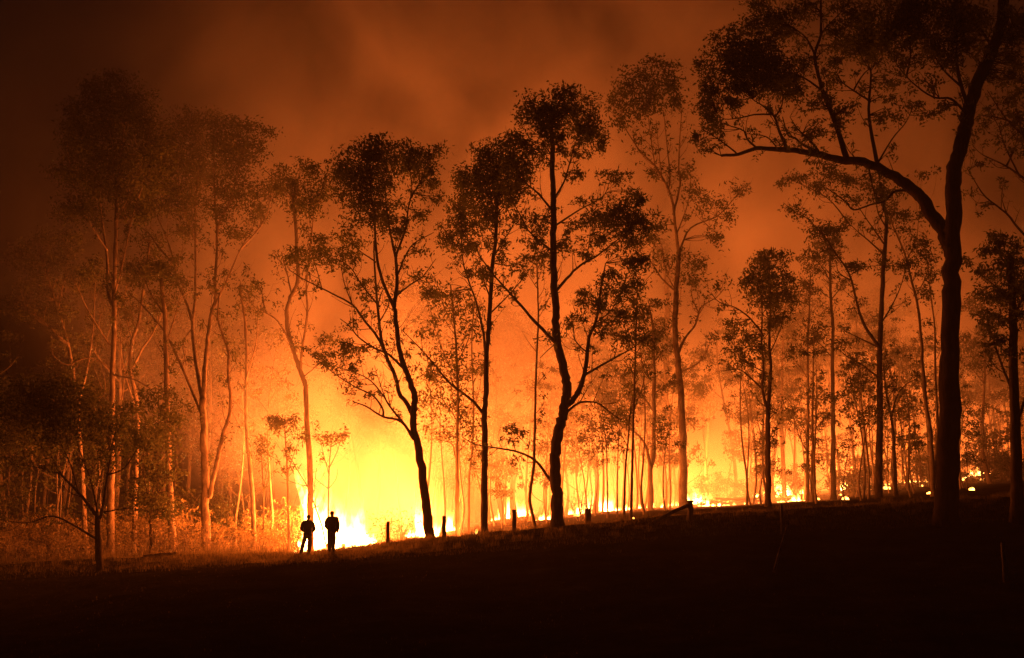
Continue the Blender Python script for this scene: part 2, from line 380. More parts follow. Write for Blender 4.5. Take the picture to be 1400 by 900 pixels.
# ---------------------------------------------------------------- fires
def fire(px, row, D, wpx, hpx, energy, label, n=None, light_h=None, name='bush_fire', group=None, dd=1.0):
    """burning ground: wispy flame tongues over glowing embers, with the light of the flames inside"""
    m = D / F; X = px_x(px, row, D); W = wpx * m; H = hpx * m; Z = tz(X, D)
    root = empty(name, (X, D, Z), label, 'fire', group)
    v, f, hh = [], [], []
    n = n or max(6, int(W * (9 + 2.5 * H)))
    for i in range(n):
        x = rng.uniform(-0.5, 0.5) * W; y = rng.normal() * dd * 0.5
        env = max(0.25, 1 - (2 * abs(x) / W) ** 1.6)
        h = H * env * rng.uniform(0.22, 1.0) ** 1.3; r = min(0.34, 0.07 + 0.10 * h) * rng.uniform(0.6, 1.1)
        z0 = tz(X + x, D + y) - Z
        ph = rng.uniform(0, 6.28); b0 = len(v); K, Sd = 7, 6
        for a in range(K):
            t = a / (K - 1); rr = r * (0.55 + 1.3 * t) * (1 - t) ** 0.8 * 1.25 + 0.004
            cx, cyy = x + 0.22 * h * t * math.sin(ph + 2.6 * t), y + 0.2 * h * t * math.cos(ph + 2.2 * t)
            for s in range(Sd):
                q = s / Sd * 6.283 + t * 1.2
                v.append((cx + rr * math.cos(q), cyy + rr * math.sin(q) * 0.8, z0 + h * t)); hh.append(t)
        for a in range(K - 1):
            for s in range(Sd):
                p, q = b0 + a * Sd + s, b0 + a * Sd + (s + 1) % Sd
                f.append((p, q, q + Sd, p + Sd))
    o = mesh_ob('flames', v, f, 'flame', root)
    tag(o, kind='stuff'); at = o.data.attributes.new('flame_height', 'FLOAT', 'POINT'); at.data.foreach_set('value', hh)
    # ember bed
    v, f = [], []
    for i in range(max(5, int(W * 3.5))):
        x = rng.uniform(-0.5, 0.5) * W; y = rng.normal() * dd * 0.45; s = rng.uniform(0.04, 0.13)
        z = tz(X + x, D + y) - Z; b0 = len(v)
        for q in range(5): v.append((x + s * math.cos(q * 1.257) * rng.uniform(0.7, 1.4), y + s * math.sin(q * 1.257), z + 0.0))
        v.append((x, y, z + s * 0.9))
        for q in range(5): f.append((b0 + q, b0 + (q + 1) % 5, b0 + 5))
    tag(mesh_ob('ember_bed', v, f, 'ember', root, smooth=False), kind='stuff')
    if energy:
        l = bpy.data.lights.new('flame_light', 'POINT'); l.energy = energy * POWER; l.color = FIRE; l.shadow_soft_size = min(2.0, 0.25 + 0.4 * W)
        lo = bpy.data.objects.new('flame_light', l); COL.objects.link(lo); lo.parent = root; lo.location = (0, 0, light_h if light_h is not None else max(0.5, 0.5 * H))
    return root

fire(462, 752, 70, 96, 95, 56000, 'largest blazing fire behind the two standing people', light_h=2.2, dd=2.0)
fire(444, 754, 59.8, 26, 24, 11000, 'small white-hot fire burning between the two people', light_h=2.1)
fire(430, 753, 72, 36, 150, 20000, 'tall narrow flare burning beside the largest blaze, above the people', light_h=4.0)
fire(514, 748, 60.5, 18, 15, 3000, 'small bright fire between the largest blaze and the first fence post')
fire(578, 740, 71, 50, 62, 17000, 'bright fire behind the foot of the leaning dark gum', light_h=1.6, dd=1.6)
fire(612, 732, 74, 34, 40, 6000, 'fire behind a short fence post by the slender trunks', light_h=1.2)
fire(650, 722, 62, 14, 20, 2500, 'small flame at the foot of the straight forked gum')
fire(745, 703, 78, 32, 14, 4500, 'low flames burning just behind the stout curving gum')
fire(815, 693, 88, 88, 40, 28000, 'wide fire with pointed flames on the rise behind a blurred stump', light_h=1.8, dd=1.5)
fire(888, 692, 94, 60, 12, 8000, 'low line of fire running between slender saplings', n=12)
fire(1000, 690, 88, 92, 10, 9000, 'long low line of fire under a heap of fallen branches', n=20)
fire(966, 689, 89, 18, 22, 4000, 'short flame beside the strainer post with a leaning stay')
fire(1072, 688, 90, 14, 8, 1500, 'small ground fire beside the twin-stemmed tree')
fire(1090, 687, 90, 16, 16, 3000, 'burning slanting log end between thin trunks')
fire(1152, 670, 108, 22, 34, 18000, 'upright flame seen between two dark trunks on the slope', light_h=1.8)
fire(1182, 670, 112, 26, 12, 8000, 'low fire at the foot of the distant saplings')
fire(1245, 658, 114, 60, 7, 12000, 'thin line of fire climbing the far slope beside the big gum')
fire(1340, 653, 116, 50, 20, 19000, 'far fire glowing through scrub beyond the big gum', light_h=2.0)
fire(950, 690, 116, 70, 36, 36000, 'deep fire hidden far back among hazy trunks', light_h=2.5)
fire(1060, 684, 122, 80, 40, 36000, 'deep fire far behind the twin-stemmed tree', light_h=2.5)
fire(700, 706, 108, 60, 40, 15000, 'deep fire far behind the straight gums', light_h=3)
for px, py, sz, lab in [(1118, 684, 5, 'tiny ember on the slope beside paired thin trunks'), (1156, 684, 7, 'bright ember below the upright flame on the slope'),
        (1149, 678, 4, 'dull ember just above a bright ember on the slope'), (1189, 671, 6, 'round ember left of the tall straight dark trunk'),
        (1211, 670, 8, 'flat bright ember behind the tall straight dark trunk'), (1218, 662, 4, 'small ember beside a thin leaning stem'),
        (1265, 660, 6, 'bright ember just left of the big gum trunk'), (1259, 666, 4, 'small ember below another beside the big gum'),
        (1272, 677, 5, 'ember low against the foot of the big gum'), (1315, 658, 8, 'largest bright ember just right of the big gum'),
        (1328, 671, 6, 'round ember on the dark slope right of the big gum'), (1343, 657, 5, 'flat ember farther right of the big gum'),
        (789, 707, 6, 'lone ember on the ground between the stout gum and the stump'), (865, 713, 4, 'faint ember at the foot of the paired saplings')]:
    D = 78 if px > 1100 else 66
    for _ in range(40):                                   # walk the sight line until it meets the ground
        q = P(px, py, D)
        if q[2] < tz(q[0], D) or D > 120: break
        D += 1.0
    z = tz(q[0], D); m = D / F; v, f = [], []
    for i in range(7):
        s = sz * m * rng.uniform(0.3, 0.5); cx, cyy = rng.normal() * sz * m * 0.2, rng.normal() * 0.06; b0 = len(v)
        for a, zz in ((1.0, 0.0), (0.85, 0.5)):
            for t in range(6): v.append((cx + s * a * math.cos(t * 1.047) * rng.uniform(0.8, 1.2), cyy + s * a * math.sin(t * 1.047), s * zz))
        v.append((cx, cyy, s * 0.85))
        for t in range(6):
            u = (t + 1) % 6; f += [(b0 + t, b0 + u, b0 + 6 + u, b0 + 6 + t), (b0 + 6 + t, b0 + 6 + u, b0 + 12)]
    o = mesh_ob('ember', [(a + q[0], b + D, c * 1.5 + z + 0.02) for a, b, c in v], f, 'ember', origin=(q[0], D, z)); tag(o, lab, 'ember', 'embers on the burnt slope')

# ================================================================ the traced trees
px_tree('wattle_tree', 'low dark wide-crowned tree standing before the firelit undergrowth', 52,
  [(10, 7, [(136, 780), (134, 740), (133, 707)]), (5, 1.5, [(130, 702), (107, 673), (84, 649), (70, 625), (52, 606), (41, 590)]),
   (5, 1.5, [(138, 706), (144, 670), (148, 645), (153, 611), (160, 580)]), (3.5, 1, [(129, 735), (100, 718), (72, 706), (38, 715), (10, 712)]),
   (3.5, 1, [(133, 700), (124, 656), (114, 631), (100, 590)]), (2.5, 1, [(84, 649), (55, 640), (20, 635)]), (2.5, 1, [(107, 673), (98, 640), (80, 600), (60, 560)]),
   (2.5, 1, [(146, 650), (170, 640), (190, 610)]), (2, 1, [(148, 640), (140, 600), (125, 560)]), (2, 1, [(145, 700), (175, 695), (205, 700)])],
  [(10, 535, 30, 24), (45, 522, 34, 20), (80, 535, 40, 28), (112, 555, 34, 28), (140, 575, 30, 24), (60, 560, 35, 22), (165, 570, 22, 20), (18, 568, 28, 20), (95, 590, 30, 16), (40, 600, 30, 15),
   (150, 610, 20, 18), (12, 632, 22, 10), (55, 640, 22, 8), (183, 598, 20, 22), (120, 630, 14, 10), (70, 590, 25, 14), (-20, 560, 30, 26), (-15, 600, 26, 18)],
  'dark_bark', dens=0.6, leaf=0.2, seed=11)
px_tree('dark_shrub', 'dark leafy shrub between two pale lit trunks', 63,
  [(5, 3, [(207, 752), (206, 720), (205, 680)]), (3, 1, [(206, 700), (212, 640), (216, 580), (217, 540)]), (2.5, 1, [(206, 690), (225, 660), (236, 640)]), (2, 1, [(205, 690), (196, 640), (200, 590)])],
  [(215, 540, 24, 20), (238, 560, 22, 20), (200, 585, 22, 22), (226, 600, 20, 20), (212, 635, 20, 18), (233, 650, 16, 12), (192, 680, 18, 18), (220, 690, 18, 16), (205, 660, 18, 14)],
  'dark_bark', dens=0.85, leaf=0.2, seed=12, cat='shrub')
px_tree('gum_tree', 'tall gum with one lit edge behind the low dark tree', 68,
  [(11, 2.5, [(150, 768), (151, 700), (152, 640), (153, 580), (154, 507), (156, 444), (156, 398), (158, 339), (160, 268), (167, 195), (175, 130)]),
   (5, 1.5, [(153, 416), (147.5, 398), (146, 351), (138, 290), (134, 253), (125, 190)]), (3, 1, [(149, 470), (130, 441), (116, 416), (100, 380)]), (3, 1, [(150, 503), (127, 490), (109, 492), (96, 499), (80, 495)]),
   (3, 1, [(156, 513), (183, 519), (205, 531)]), (3, 1, [(157, 400), (170, 350), (180, 300), (200, 240)]), (2.5, 1, [(159, 300), (185, 250), (205, 180)]), (2.5, 1, [(145, 340), (120, 300), (100, 250), (92, 200)]), (2, 1, [(163, 230), (150, 180), (142, 125)])],
  [(170, 116, 25, 16), (140, 118, 22, 16), (195, 140, 26, 20), (115, 140, 20, 16), (102, 165, 20, 16), (130, 165, 28, 20), (165, 160, 30, 22), (205, 175, 26, 20), (222, 200, 20, 18), (97, 200, 18, 18),
   (122, 210, 26, 20), (155, 215, 26, 20), (190, 220, 26, 20), (215, 240, 22, 18), (110, 250, 22, 18), (140, 258, 22, 16), (178, 265, 24, 18), (90, 240, 18, 16), (85, 290, 20, 14), (120, 290, 18, 14), (195, 290, 16, 12)],
  'pale_bark', dens=0.88, leaf=0.180, seed=13)
px_tree('gum_tree', 'sparse wispy gum leaning left above the undergrowth', 74,
  [(8, 2, [(118, 760), (112, 650), (106, 560), (95, 480), (75, 410), (55, 350)]), (4, 1, [(106, 560), (120, 500), (128, 440), (130, 380)]), (3, 1, [(92, 470), (60, 440), (35, 420)]), (3, 1, [(80, 420), (90, 370), (95, 330)])],
  [(40, 340, 22, 14), (66, 328, 20, 12), (30, 365, 20, 12), (80, 355, 20, 14), (105, 380, 20, 14), (55, 392, 22, 14), (85, 425, 20, 14), (45, 430, 20, 12), (130, 370, 18, 14), (25, 410, 18, 12), (100, 330, 16, 12)],
  'pale_bark', dens=0.77, leaf=0.180, seed=14)
px_tree('gum_tree', 'slender pale gum with several rising stems beside the tall lit-edged gum', 72,
  [(8, 3, [(183, 755), (186, 640), (188, 560), (178, 505), (181, 466), (190, 438), (198, 380), (205, 330)]), (4, 1, [(180, 505), (196, 475), (210, 454), (225, 420)]), (3, 1, [(186, 560), (168, 500), (164, 440)]), (2.5, 1, [(181, 466), (170, 420), (175, 380)])],
  [(205, 330, 18, 14), (188, 360, 16, 12), (228, 410, 16, 12), (168, 420, 14, 12), (215, 370, 16, 12), (175, 375, 14, 12)], 'pale_bark', dens=0.78, leaf=0.180, seed=15)
px_tree('gum_tree', 'straight mottled pale trunk rising behind the dark shrub', 67,
  [(10, 5, [(236, 755), (233, 690), (231, 640), (229, 590), (228, 540), (227, 480), (225, 430), (220, 380)]), (3, 1, [(227, 470), (240, 430), (250, 390)]), (3, 1, [(225, 430), (205, 400), (195, 370)])],
  [(218, 375, 20, 14), (250, 385, 18, 12), (196, 368, 18, 12), (235, 355, 18, 12)], 'pale_bark', dens=0.78, leaf=0.180, seed=16)
px_tree('gum_tree', 'big pale gum lit from the right with a curving side stem', 66.5,
  [(13, 9, [(283, 758), (281, 700), (280, 640), (279, 594), (277, 545)]), (6, 1.5, [(277, 550), (270, 510), (266, 485), (263, 441), (267, 404), (267, 326), (268, 270), (275, 200)]),
   (7, 1.5, [(278, 550), (281, 494), (285, 454), (289, 429), (295, 407), (294, 382), (297, 329), (293, 256), (293, 200)]), (3.5, 1, [(289, 427), (308, 388), (329, 340), (344, 316), (350, 290)]),
   (3.5, 1, [(296, 335), (299, 307), (314, 277), (323, 247), (335, 195)]), (4.5, 1.5, [(277, 570), (261, 531), (245, 494), (227, 457), (214, 440), (193, 416), (177, 401)]),
   (4, 1, [(263, 440), (253, 410), (242, 385), (236, 351), (220, 307), (203, 277)]), (3, 1, [(238, 362), (216, 337), (204, 320), (187, 305), (178, 282)]),
   (7, 2, [(286, 680), (290, 660), (297, 630), (305, 596), (314, 566), (315, 538), (312, 513), (312, 482), (305, 460), (298, 435), (300, 400)]), (2.5, 1, [(267, 330), (250, 280), (240, 220)]), (2.5, 1, [(330, 340), (360, 304), (369, 274)]), (2, 1, [(262, 450), (250, 470), (255, 500)])],
  [(240, 168, 28, 16), (280, 162, 28, 16), (310, 172, 24, 16), (345, 180, 22, 15), (225, 195, 26, 20), (262, 195, 28, 20), (300, 200, 26, 20), (333, 208, 24, 18), (240, 228, 26, 20), (280, 238, 26, 20), (315, 236, 24, 18), (228, 266, 22, 18), (265, 275, 22, 18),
   (300, 280, 20, 16), (335, 262, 20, 14), (370, 248, 22, 16), (383, 232, 16, 12), (352, 288, 18, 12), (250, 315, 18, 14), (205, 275, 18, 14), (180, 280, 16, 12), (325, 320, 16, 12)],
  'pale_bark', dens=0.88, leaf=0.180, seed=17)
px_tree('gum_tree', 'thin pale leaning trunk fading into smoke near the people', 69,
  [(7, 3, [(347, 752), (346, 700), (343, 650), (338, 600), (336, 560), (337, 500), (335, 440), (328, 390)]), (2.5, 1, [(336, 520), (350, 470), (352, 430)])],
  [(330, 385, 18, 14), (352, 425, 14, 10)], 'pale_bark', dens=0.4, leaf=0.180, seed=18)
px_tree('gum_tree', 'hazy gum with crooked forked limbs above the people', 66.5,
  [(9, 4, [(425, 748), (424, 690), (424, 644), (419, 560), (418, 528), (412, 512), (403, 485), (396, 461), (392, 441), (395, 411), (407, 384), (405, 324), (401, 273)]),
   (4, 1.5, [(411, 505), (413, 478), (420, 429), (419, 387), (425, 330), (430, 280)]), (3, 1, [(400, 474), (380, 440), (362, 427), (345, 417), (338, 400)]), (2, 1, [(362, 427), (358, 400), (350, 385)]), (2.5, 1, [(398, 400), (392, 372), (385, 345)]), (2, 1, [(414, 516), (432, 500), (445, 470)])],
  [(412, 226, 18, 12), (404, 250, 18, 16), (430, 238, 18, 13), (440, 260, 22, 16), (398, 276, 15, 14), (425, 282, 20, 14), (385, 255, 14, 12), (345, 385, 14, 10), (388, 345, 14, 12), (448, 465, 12, 9), (455, 235, 16, 12)],
  'grey_bark', dens=0.55, leaf=0.180, seed=19)
px_tree('gum_tree', 'leaning dark gum with a rounded crown and many low left branches', 57,
  [(14, 4, [(587, 738), (585, 710), (580, 665), (571, 608), (565, 585), (566, 559), (566, 539), (557, 513), (549, 490), (543, 458), (540, 426), (539, 417), (543, 387), (541, 351)]),
   (4, 1.2, [(541, 353), (533, 315), (528, 280), (525, 240)]), (5, 1.5, [(538, 420), (524, 387), (516, 357), (513, 324), (512, 297), (507, 264), (505, 220)]),
   (3.5, 1, [(541, 350), (554, 315), (558, 285), (563, 261), (561, 235)]), (2.5, 1, [(562, 270), (578, 243), (588, 220)]), (3, 1, [(544, 375), (554, 351), (566, 333), (593, 318)]), (3, 1, [(541, 405), (560, 390), (578, 378), (596, 354)]),
   (7, 2, [(566, 572), (555, 550), (546, 539), (541, 516), (533, 498), (526, 481), (520, 455), (517, 426), (515, 405), (512, 360), (511, 330)]), (4, 1, [(549, 501), (530, 484), (510, 475), (490, 461), (478, 446), (465, 436)]),
   (4.5, 1.2, [(525, 479), (516, 461), (498, 438), (482, 417), (455, 402), (419, 384), (395, 369)]), (3, 1, [(518, 418), (497, 393), (479, 366), (461, 354)]), (2.5, 1, [(512, 357), (494, 345), (482, 333)]), (2.5, 1, [(519, 440), (530, 420), (532, 405)]),
   (5, 1.5, [(565, 600), (548, 576), (524, 570), (501, 556), (482, 549)]), (3.5, 1, [(551, 578), (533, 556), (524, 541), (507, 521), (487, 510), (466, 504)]), (3, 0.8, [(524, 569), (523, 559), (510, 541), (487, 530), (463, 515), (437, 495), (427, 484)]), (2, 0.8, [(528, 548), (518, 520), (512, 500)]), (2, 0.8, [(482, 417), (470, 385), (465, 350)]), (2, 0.8, [(440, 395), (432, 365), (425, 345)])],
  [(505, 202, 22, 12), (530, 200, 22, 12), (560, 202, 20, 12), (585, 208, 18, 12), (480, 216, 22, 15), (510, 222, 24, 16), (545, 222, 20, 14), (575, 225, 20, 14), (598, 230, 12, 13), (470, 240, 20, 13), (495, 248, 22, 15), (525, 250, 18, 12), (590, 250, 13, 12), (480, 272, 20, 13), (510, 278, 22, 14), (530, 286, 14, 12),
   (500, 305, 20, 10), (522, 306, 20, 10), (552, 306, 12, 9), (578, 288, 14, 12), (598, 272, 10, 10), (420, 345, 20, 10), (445, 335, 24, 10), (470, 325, 22, 10), (400, 355, 16, 8), (455, 350, 20, 9), (480, 338, 16, 9), (570, 340, 10, 6),
   (500, 386, 14, 7), (494, 404, 8, 5), (470, 475, 16, 12), (492, 480, 9, 8), (455, 490, 14, 10), (480, 500, 9, 8), (510, 510, 7, 5), (490, 525, 7, 4), (570, 375, 12, 6), (590, 383, 10, 6), (432, 480, 12, 8), (515, 395, 8, 5), (543, 320, 8, 6)],
  'dark_bark', dens=0.8, leaf=0.175, seed=20)
px_tree('gum_sapling', 'slim straight sapling with sparse reddish foliage beside the leaning dark gum', 63,
  [(6, 2, [(626, 732), (625, 690), (625, 640), (625, 600), (626, 540), (624, 480), (620, 430), (616, 390)]), (2, 0.8, [(624, 600), (611, 589), (600, 578), (588, 555)]), (2, 0.8, [(624, 575), (618, 564), (607, 549), (598, 520)]), (2, 0.8, [(622, 624), (619, 609), (609, 603), (592, 600)]), (1.6, 0.7, [(627, 617), (640, 604), (648, 585)]),
   (2, 0.8, [(625, 520), (610, 490), (595, 450), (588, 420)]), (2, 0.8, [(624, 500), (640, 465), (648, 430)]), (1.6, 0.8, [(621, 450), (605, 415), (600, 395)])],
  [(590, 555, 20, 18), (600, 520, 24, 20), (618, 548, 18, 18), (640, 570, 16, 16), (610, 480, 24, 18), (640, 500, 20, 18), (645, 592, 12, 12), (590, 440, 22, 16), (620, 430, 24, 18), (600, 400, 20, 12), (648, 445, 18, 16), (580, 500, 16, 14), (585, 590, 10, 8), (634, 400, 18, 12), (612, 592, 12, 10)],
  'grey_bark', dens=0.34, leaf=0.2, seed=21)
px_tree('gum_sapling', 'thin bare stem between the slim sapling and the forked gum', 65,
  [(3.5, 1.5, [(641, 724), (641, 673), (642, 647), (645, 618), (647, 584), (647, 540), (645, 470), (648, 420)]), (1.5, 0.7, [(646, 560), (656, 530), (658, 500)])], [(648, 415, 12, 10), (658, 498, 10, 9), (652, 610, 7, 6), (648, 640, 6, 7)], 'grey_bark', dens=0.4, leaf=0.2, seed=22)
px_tree('gum_tree', 'straight forked gum with a dense dark crown left of the stout gum', 58,
  [(10, 4, [(662, 728), (662, 673), (663, 629), (663, 607), (662, 567), (665, 530), (665, 480), (668, 457), (670, 416), (672, 379), (675, 348), (678, 326), (679, 273), (680, 230)]),
   (4, 1.2, [(664, 485), (661, 457), (653, 419), (642, 388), (634, 363), (631, 335), (630, 300)]), (2.5, 0.8, [(670, 407), (662, 385), (655, 355)]), (2.5, 1, [(674, 354), (686, 332), (700, 311), (707, 290)]), (2.5, 0.8, [(669, 430), (695, 404), (714, 382), (732, 357)]),
   (4.5, 1, [(661, 566), (649, 551), (636, 540), (614, 523), (591, 495), (573, 475), (550, 452)]), (2, 0.8, [(679, 290), (665, 260), (655, 235)]), (2, 0.8, [(679, 280), (695, 250), (700, 225)]), (1.6, 0.7, [(614, 523), (600, 522), (585, 512)]), (2, 0.8, [(633, 345), (615, 325), (605, 310)])],
  [(682, 192, 24, 13), (660, 212, 22, 15), (692, 214, 24, 16), (640, 235, 18, 14), (670, 238, 26, 17), (705, 240, 20, 15), (625, 250, 15, 12), (650, 262, 22, 16), (690, 264, 22, 14), (640, 286, 18, 14), (665, 286, 18, 13), (620, 290, 13, 15), (606, 318, 12, 12), (625, 312, 15, 12), (650, 312, 18, 12), (614, 335, 10, 8), (682, 298, 13, 10), (640, 338, 12, 9), (670, 332, 10, 8), (600, 396, 18, 11), (660, 366, 12, 9), (697, 358, 12, 8), (640, 378, 10, 8), (585, 402, 12, 8), (690, 330, 9, 7), (712, 376, 8, 6)],
  'dark_bark', dens=0.95, leaf=0.175, seed=23)
px_tree('gum_tree', 'stout curving dark gum with a domed crown standing on the crest', 56,
  [(17, 6, [(762, 722), (761, 690), (760, 651), (759, 618), (764, 589), (770, 567), (774, 545), (775, 530), (771, 508), (765, 482), (761, 456), (760, 427), (758, 392), (757, 357), (757, 326), (757, 287), (756, 260), (755, 233), (755, 193), (752, 165)]),
   (3.5, 1, [(758, 271), (771, 249), (779, 223), (784, 204), (792, 180)]), (4, 1, [(757, 290), (736, 265), (717, 249), (707, 236), (700, 215)]), (3.5, 1, [(757, 345), (731, 324), (715, 308), (704, 305), (691, 281)]), (2.5, 0.8, [(722, 315), (707, 287), (696, 265)]),
   (4.5, 1, [(760, 398), (775, 381), (793, 363), (813, 352), (839, 332), (860, 315)]), (3, 0.8, [(757, 310), (792, 287), (813, 276), (827, 265), (835, 245)]), (8, 1.5, [(778, 552), (787, 542), (796, 522), (801, 499), (804, 473), (806, 459), (813, 444), (819, 418), (822, 392), (828, 360)]),
   (4, 1, [(799, 513), (822, 500), (845, 487), (868, 474), (885, 460)]), (2.5, 0.8, [(803, 482), (787, 467), (784, 450), (780, 425)]), (4, 1, [(773, 565), (785, 555), (796, 550), (816, 551), (833, 563), (850, 575)]),
   (5, 1.2, [(757, 662), (742, 642), (731, 629), (711, 619), (693, 615), (669, 611), (649, 607), (632, 598)]), (5.5, 1.2, [(763, 472), (735, 444), (712, 418), (689, 392), (674, 375), (655, 348), (650, 330)]), (2, 0.8, [(760, 470), (748, 480), (738, 490)]), (2, 0.8, [(755, 215), (740, 190), (732, 165)]), (2, 0.7, [(814, 442), (835, 425), (850, 400)]), (2, 0.7, [(820, 415), (805, 400), (795, 395)]), (1.6, 0.7, [(705, 617), (700, 600), (698, 588)]), (2, 0.7, [(800, 360), (805, 335), (808, 310)])],
  [(765, 127, 26, 11), (737, 138, 20, 15), (790, 140, 22, 15), (720, 162, 18, 15), (755, 152, 22, 13), (785, 160, 22, 15), (810, 165, 16, 15), (710, 186, 16, 15), (740, 176, 15, 12), (800, 184, 18, 12), (820, 182, 11, 13), (815, 197, 10, 8), (725, 200, 15, 12), (770, 192, 12, 10), (737, 214, 12, 10), (765, 206, 9, 8),
   (797, 208, 10, 7), (781, 240, 10, 7), (795, 235, 9, 7), (700, 218, 14, 15), (696, 244, 16, 15), (714, 236, 13, 12), (700, 268, 13, 12), (745, 288, 15, 12), (735, 308, 15, 12), (726, 330, 13, 10), (768, 175, 12, 8), (835, 233, 13, 6), (850, 243, 13, 8), (860, 268, 16, 11), (878, 280, 14, 11), (845, 284, 16, 12), (822, 288, 16, 11), (868, 300, 18, 12),
   (802, 298, 15, 12), (840, 308, 20, 12), (782, 308, 11, 9), (888, 300, 12, 12), (815, 323, 15, 10), (858, 328, 18, 12), (790, 274, 10, 6), (775, 330, 10, 8), (800, 345, 11, 8), (850, 355, 15, 11), (835, 380, 15, 12), (860, 390, 16, 14), (800, 410, 12, 9), (787, 440, 10, 8), (820, 418, 12, 9), (840, 430, 15, 12), (868, 430, 15, 14), (850, 458, 15, 11), (880, 466, 13, 11), (820, 450, 10, 9), (790, 398, 10, 8), (875, 358, 15, 11), (700, 587, 12, 7), (690, 599, 8, 5), (712, 592, 7, 5), (742, 345, 9, 7)],
  'dark_bark', dens=0.95, leaf=0.175, seed=24)
px_tree('gum_sapling', 'tall thin stem with a kinked foot beside the stout gum', 60,
  [(5, 1.8, [(732, 724), (727, 700), (724, 682), (728, 651), (730, 629), (731, 584), (732, 540), (734, 482), (736, 435), (735, 392), (734, 355)]), (1.5, 0.7, [(735, 395), (725, 380), (718, 368)]), (1.5, 0.7, [(736, 425), (748, 412), (753, 400)])], [(728, 350, 12, 8), (744, 352, 9, 7), (718, 366, 8, 6)], 'grey_bark', dens=0.6, leaf=0.18, seed=25)
px_tree('gum_tree', 'forked gum with rusty foliage behind the thin saplings', 76,
  [(8, 3, [(890, 694), (889, 642), (893, 627), (894, 560), (894, 500), (893, 453), (887, 418)]), (5, 1.2, [(889, 640), (883, 610), (869, 592), (851, 581), (835, 570)]), (3, 1, [(893, 562), (879, 542), (858, 521), (837, 503)]), (2.5, 0.8, [(894, 538), (910, 528), (922, 524)]), (2.5, 0.8, [(894, 494), (908, 480), (919, 468)]), (2, 0.8, [(893, 460), (880, 440), (872, 415)])],
  [(840, 530, 22, 15), (822, 548, 18, 14), (858, 543, 18, 14), (812, 528, 16, 12), (835, 505, 16, 10), (892, 468, 16, 14), (908, 442, 15, 13), (880, 438, 15, 13), (872, 500, 12, 10), (850, 570, 16, 10), (890, 415, 14, 10), (922, 522, 10, 8), (905, 590, 8, 8)],
  'grey_bark', dens=0.6, leaf=0.2, seed=26)
px_tree('gum_sapling', 'taller of two dark saplings standing close together before the low fire', 64, [(4.5, 1.5, [(862, 714), (864, 660), (865, 613), (867, 542), (869, 471), (871, 407), (872, 380)]), (1.5, 0.7, [(866, 560), (878, 530), (884, 505)])], [(872, 395, 13, 10), (860, 415, 10, 8), (884, 505, 9, 7)], 'dark_bark', dens=0.7, leaf=0.18, seed=27)
px_tree('gum_sapling', 'shorter of two dark saplings standing close together before the low fire', 65, [(4, 1.2, [(853, 714), (855, 642), (859, 599), (862, 560), (868, 530)]), (1.2, 0.6, [(858, 610), (845, 585), (838, 570)])], [(868, 525, 10, 9), (838, 568, 10, 8)], 'dark_bark', dens=0.6, leaf=0.18, seed=28)
px_tree('gum_sapling', 'thin sapling with a loose leafy top right of the stump', 70, [(3, 1, [(831, 710), (830, 650), (829, 613), (824, 570), (820, 540)]), (1.2, 0.6, [(829, 620), (815, 590), (805, 575)])], [(815, 590, 13, 10), (830, 580, 12, 10), (803, 572, 12, 9), (822, 610, 10, 9), (795, 600, 12, 10), (838, 600, 10, 9)], 'grey_bark', dens=0.45, leaf=0.19, seed=29)
px_tree('gum_sapling', 'very thin upright sapling between the stump and the paired saplings', 70, [(2.8, 1, [(844, 711), (844, 650), (846, 599), (850, 560)])], [(850, 560, 12, 9), (843, 590, 9, 8), (852, 610, 8, 7)], 'grey_bark', dens=0.45, leaf=0.19, seed=30)
px_tree('gum_tree', 'broad hazy trunk standing far back beside the reddish-edged gum', 96, [(11, 5, [(903, 692), (906, 613), (910, 542), (912, 453), (912, 400), (905, 340)]), (3.5, 1, [(911, 470), (925, 420), (935, 380)])], [(905, 335, 18, 12), (935, 378, 16, 11), (885, 350, 16, 11)], 'grey_bark', dens=0.4, leaf=0.25, seed=31)
px_tree('gum_tree', 'tall reddish-lit gum with a fan of thin upright branches', 76,
  [(12, 6, [(934, 694), (934, 613), (931, 542), (926, 492), (923, 453), (924, 405), (927, 364), (928, 344)]), (5, 1.2, [(928, 346), (923, 308), (920, 280), (912, 256), (896, 228), (876, 208), (860, 184), (850, 168)]), (3.5, 1, [(921, 290), (930, 252), (928, 228), (930, 180), (932, 156)]), (2.5, 0.8, [(914, 260), (916, 240), (912, 200), (908, 160)]), (3, 1, [(923, 398), (904, 380), (888, 356), (860, 332)]),
   (3, 1, [(928, 346), (944, 312), (980, 296), (1000, 276), (1018, 252)]), (4, 1, [(927, 484), (936, 464), (951, 443), (958, 421), (979, 407), (990, 395)]), (2.5, 0.8, [(932, 508), (951, 499), (965, 482), (974, 457)]), (2, 0.8, [(896, 230), (890, 190), (885, 150)]), (2, 0.8, [(925, 320), (940, 280), (945, 240)]), (2, 0.8, [(905, 245), (900, 200), (897, 165)]), (2, 0.8, [(955, 428), (945, 400), (950, 375)]), (2, 0.8, [(925, 400), (910, 370), (905, 335)])],
  [(890, 92, 22, 13), (865, 102, 18, 13), (915, 96, 18, 11), (847, 120, 17, 13), (880, 120, 22, 15), (910, 122, 18, 14), (836, 140, 14, 11), (862, 146, 20, 13), (890, 148, 18, 13), (925, 140, 14, 13), (850, 168, 14, 10), (940, 240, 16, 12), (890, 240, 12, 9), (950, 268, 18, 12), (905, 310, 15, 12), (970, 280, 18, 12), (880, 330, 15, 12), (915, 350, 13, 11), (950, 350, 18, 14), (975, 330, 16, 12), (990, 300, 13, 11), (940, 380, 15, 11), (1010, 262, 12, 9), (860, 330, 14, 10), (972, 458, 9, 8)],
  'pale_bark', dens=0.54, leaf=0.22, seed=32)
